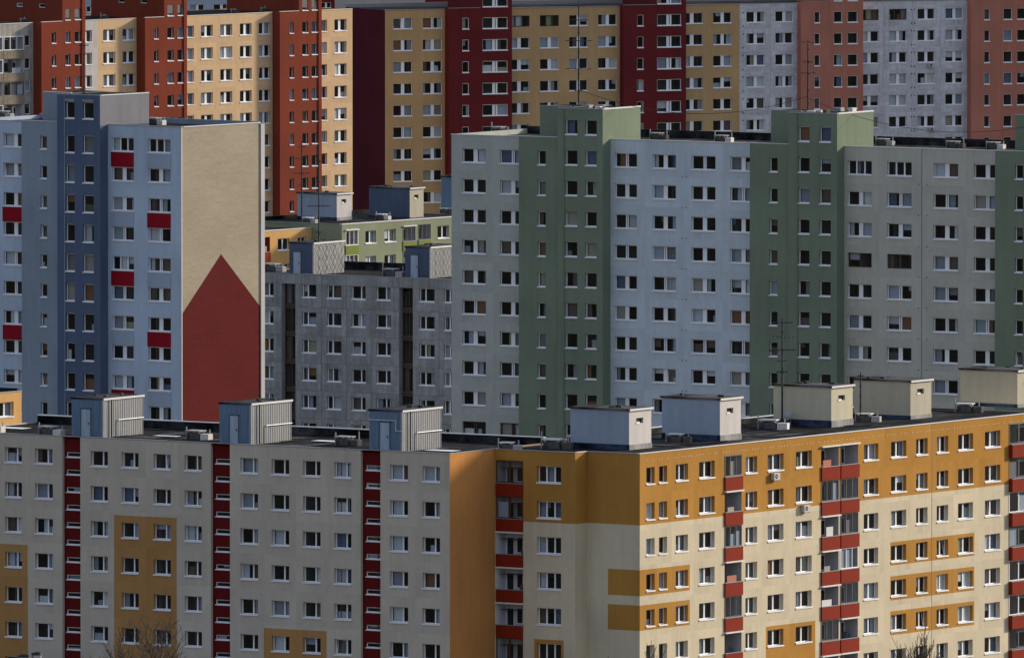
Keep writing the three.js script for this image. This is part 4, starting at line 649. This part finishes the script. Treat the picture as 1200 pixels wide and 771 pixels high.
// ---------------------------------------------------------------- sand, maroon, lilac and salmon row at the back
let backRot;
{
  const [b, yT] = building('far shaded row painted sand, maroon, lilac grey and salmon', 451, 12.0, DEPTH(25.6), -24.5); backRot = b.rotation.y;
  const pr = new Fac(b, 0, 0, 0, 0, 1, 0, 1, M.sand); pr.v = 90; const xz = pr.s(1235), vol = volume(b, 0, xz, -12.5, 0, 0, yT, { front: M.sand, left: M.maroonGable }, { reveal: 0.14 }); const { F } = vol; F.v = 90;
  const xl = F.s(866.8); F.zone(M.sealPale, xl, xz + 1, -1, 99);
  const rows = F.rows(472, 20.8, 33.8, 10), cols = [[460.6, 483], [495.3, 518], [596, 620.7], [632.8, 655], [667, 689], [701, 723], [798, 824], [836, 857.7], [875, 896.4], [909, 929.5], [1008, 1030.3], [1042.5, 1063], [1075.8, 1096], [1108.5, 1129]];
  rows.forEach(([h0, h1], k) => cols.forEach(([a, c], i) => { const old = (k === 0 && (i === 2 || i === 3 || i === 10 || i === 11)); F.window(F.s(a), F.s(c), h0, h1, old ? 'tri' : rnd() < 0.85 ? 'duo' : 'thin', { lit: 0.54, warm: 0.1, tilt: 0.01, frame: old ? M.brownFrame : M.pvc, sill: !old }); }));
  { const gs = []; for (const u of [871, 1068.5, 1072]) rows.forEach(([h0, h1]) => { for (const h of [h1 - 0.1, h0 - 0.45]) gs.push(new THREE.CylinderGeometry(0.09, 0.09, 0.03, 8).rotateX(HALF).translate(F.s(u), h, 0.05)); }); const o = mesh('vent_holes', mergeGeometries(gs), M.dark, b); o.userData.kind = 'stuff'; }
  roofSheet(b, 0, xz, -12.5, 0, yT - 0.1, M.roof); edgeStrip(b, -0.04, xz, -0.25, 0.09, yT, 0.06, M.flashDull); edgeStrip(b, 0, xz, -12.5, -12.25, yT - 0.09, 0.5, M.flashDull, 'parapet');
  for (const [um, ul, ur, ut, kind, n, ws] of [[521.3, 526, 600, 563, 0, [541.7, 549.6], [[565.5, 595]]], [726.5, 731, 804.2, 768.5, 0, [746.8, 754.5], [[770.3, 798.6]]], [934.6, 939, 1012, 974, 1, [954.8, 961.5], [[977.5, 987.6], [993.8, 1005.6]]], [1134, 1138.6, 1212, 1174, 1, [1154, 1160.7], [[1176.7, 1186.8], [1192.5, 1202.5]]]]) {
    const x0 = F.s(um), e = new Fac(b, x0, 0, -HALF, 0, 1, 0, 1, M.brick).s(ul, 90), E = new Fac(b, 0, e, 0, 0, 1, 0, 1, M.brick); E.v = 90; const x1 = E.s(ur), xt = E.s(ut), mat = kind ? M.salmon : M.maroon, hT = yT + 4; F.opening(x0 + 0.1, x1 - 0.1, 0.5, yT - 0.3, 0.01);
    const bay = volume(b, x0, xt, -0.5, e, 0, yT + 0.15, { front: mat }, { name: 'stair_bay', reveal: 0.1 }), tw = volume(b, xt, x1, -9, e, 0, hT, { front: mat }, { name: 'lift_tower', reveal: 0.1 }); bay.F.v = tw.F.v = 90;
    const dv = (um - 521) * -0.0175, r = E.rows(545 + um - 521, 20.8 + dv, 34 + dv, 10);
    r.forEach(([h0, h1]) => bay.F.window(bay.F.s(n[0]), bay.F.s(n[1]), h0, h1, 'one', { lit: 0.2 }));
    for (const [a, c] of ws) for (const [h0, h1] of [[r[0][0] + 2.8, r[0][1] + 2.8], ...r]) tw.F.window(tw.F.s(a), tw.F.s(c), h0, h1, kind ? 'one' : 'pair', { lit: 0.2, warm: 0.1 });
    bay.build(); tw.build(); roofSheet(b, x0, xt, -0.5, e, yT + 0.14, M.roof); roofSheet(b, xt, x1, -9, e, hT - 0.01, M.roof); edgeStrip(b, x0, xt - 0.003, e - 0.2, e + 0.03, yT + 0.15, 0.06, M.flashDull);
  }
  vol.build();
  const hE = [yT]; let y = rows[0][1] + 0.5; while (y > 8) { hE.push(y); y -= 2.8; } hE.push(0); hE.sort((p, q) => p - q);
  for (const list of [[866.8, 902.8, 940], [1005, 1035.5, 1069, 1103, 1140]]) F.panels(list.map((u) => F.s(u)), hE, M.concreteLilac, 0.07, 0.04);
  const ac = (u, v, label) => { const P = F.at(F.s(u), F.y(u, v + 2.5), 0.10).applyMatrix4(b.matrixWorld), t = thing('air_conditioner', label, 'air conditioner', P, b.rotation.y); mesh('case', boxGeo(0.86, 0.58, 0.32), M.ac, t).position.z = 0.17; mesh('grille', new THREE.RingGeometry(0.07, 0.19, 16), M.dark, t).position.set(-0.12, 0.3, 0.335); for (const x of [-0.3, 0.3]) mesh('bracket', boxGeo(0.05, 0.05, 0.36), M.greyFrame, t).position.set(x, -0.055, 0.13); };
  ac(1091, 76.5, 'air conditioner on lilac grey wall, upper of the two there'); ac(1092, 151.5, 'air conditioner on lilac grey wall just above the green row');
}
// ---------------------------------------------------------------- last row, only its upper storeys show over the roofs
{
  const [b] = building('farthest block with blue grey, red and beige bands above the roofs', 300, 16, DEPTH(24), -24.5);
  const pr = new Fac(b, 0, 0, 0, 0, 1, 0, 1, M.farBeige); pr.v = 10; const xa = pr.s(-40), xz = pr.s(1260), yT = pr.y(300, -60), vol = volume(b, xa, xz, -12, 0, 0, yT, { front: M.farBeige }, { reveal: 0.14 }); const { F } = vol; F.v = 10;
  F.zone(M.farBlue, xa, F.s(300), -1, 99).zone(M.farRed, F.s(300), F.s(392), -1, 99).zone(M.farRed, F.s(498), F.s(570), -1, 99).zone(M.farRed, F.s(700), F.s(800), -1, 99).zone(M.farRed, F.s(930), F.s(1010), -1, 99);
  const top = F.y(240, 5.0), bot = F.y(240, 12.0); for (let k = -1; k < 2; k++) for (const [a, c] of [[101, 112], [222.5, 239], [250, 268.5], [376, 388]]) F.window(F.s(a), F.s(c), bot - k * 2.8, top - k * 2.8, 'duo', { lit: 0.4, warm: 0 });
  vol.build(); roofSheet(b, xa, xz, -12, 0, yT - 0.05, M.roof); F.box('ledge', M.whiteGrey, F.s(215), F.s(275), F.y(240, 17), F.y(240, 14), 0.004, 0.4);
}
// ---------------------------------------------------------------- steel flues and bare trees before the front block
for (const [ua, ub, v, label] of [[20, 32.4, 767.2, 'shorter steel flue before the orange patch of the beige block'], [36.2, 48.4, 764.6, 'taller steel flue before the beige block']]) {
  const P = atDepth((ua + ub) / 2, v, 1112), r = (ub - ua) / 2 / FOC * 1112, t = thing('steel_flue', label, 'chimney', V(P.x, 0, P.z));
  const c = mesh('shaft', new THREE.LatheGeometry([[r * 1.5, 0], [r * 1.5, 0.5], [r, 0.55], [r, P.y - 0.2]].map((p) => new THREE.Vector2(...p)), 28), M.steel, t);
  mesh('rim', new THREE.LatheGeometry([[r, P.y - 0.2], [r * 1.04, P.y - 0.19], [r * 1.04, P.y], [r * 0.9, P.y], [r * 0.9, P.y - 0.6]].map((p) => new THREE.Vector2(...p)), 28), M.iron, t);
}
function bareTree(label, P, h, spread, sd) {
  seed = sd; const t = thing('bare_tree', label, 'tree', P, 0, 'bare winter trees'), trunk = [], twigs = [];
  const grow = (a, dir, len, r, lvl) => {
    const n = lvl === 0 ? 4 : 3; let p = a.clone(), d = dir.clone();
    for (let i = 0; i < n; i++) {
      const q = p.clone().addScaledVector(d, len / n), r1 = r * (1 - 0.4 * (i + 1) / n);
      (lvl < 2 ? trunk : twigs).push(tubeBetween(p, q, Math.max(0.02, r * (1 - 0.4 * i / n)), Math.max(0.016, r1), lvl < 2 ? 6 : 4));
      if (lvl < 4 && (i > 0 || lvl > 0)) { const kids = lvl === 0 ? 3 : 2; for (let j = 0; j < kids; j++) { if (lvl > 1 && rnd() < 0.3) continue; const ax = V(rr(-1, 1), rr(-0.2, 0.5), rr(-1, 1)).normalize(), nd = d.clone().multiplyScalar(0.75).addScaledVector(ax, 0.62 * spread).add(V(0, 0.16, 0)).normalize(); grow(q, nd, len * rr(0.55, 0.72), r1 * 0.6, lvl + 1); } }
      p = q; d.add(V(rr(-0.16, 0.16), rr(0, 0.1), rr(-0.16, 0.16))).normalize();
    }
  };
  grow(V(0, -0.1, 0), V(0.03, 1, 0.02).normalize(), h * 0.5, h * 0.024, 0);
  const g1 = mergeGeometries(trunk), g2 = mergeGeometries(twigs); g2.computeBoundingBox(); const ys = []; { const p = g2.attributes.position; for (let i = 0; i < p.count; i += 7) ys.push(p.getY(i)); ys.sort((m, n) => m - n); } const k = h / ys[Math.floor(ys.length * 0.995)]; g1.scale(k, k, k); g2.scale(k, k, k);
  mesh('trunk', g1, M.bark, t); mesh('crown', g2, M.bark, t);
}
{ const a = atDepth(192, 771, 1108); bareTree('bare tree whose twigs rise before the beige block\'s orange patch', V(a.x, 0, a.z), atDepth(192, 726, 1108).y, 1.25, 5150); }
{ const a = atDepth(1077, 771, 1138); bareTree('bare tree before the cream wall of the ochre block', V(a.x, 0, a.z), atDepth(1077, 744, 1138).y, 0.55, 911); }
{ const a = atDepth(742, 771, 1112); bareTree('small bare tree at the corner of the ochre block', V(a.x, 0, a.z), atDepth(742, 764, 1112).y, 0.8, 4242); }
renderer.render(scene, camera);
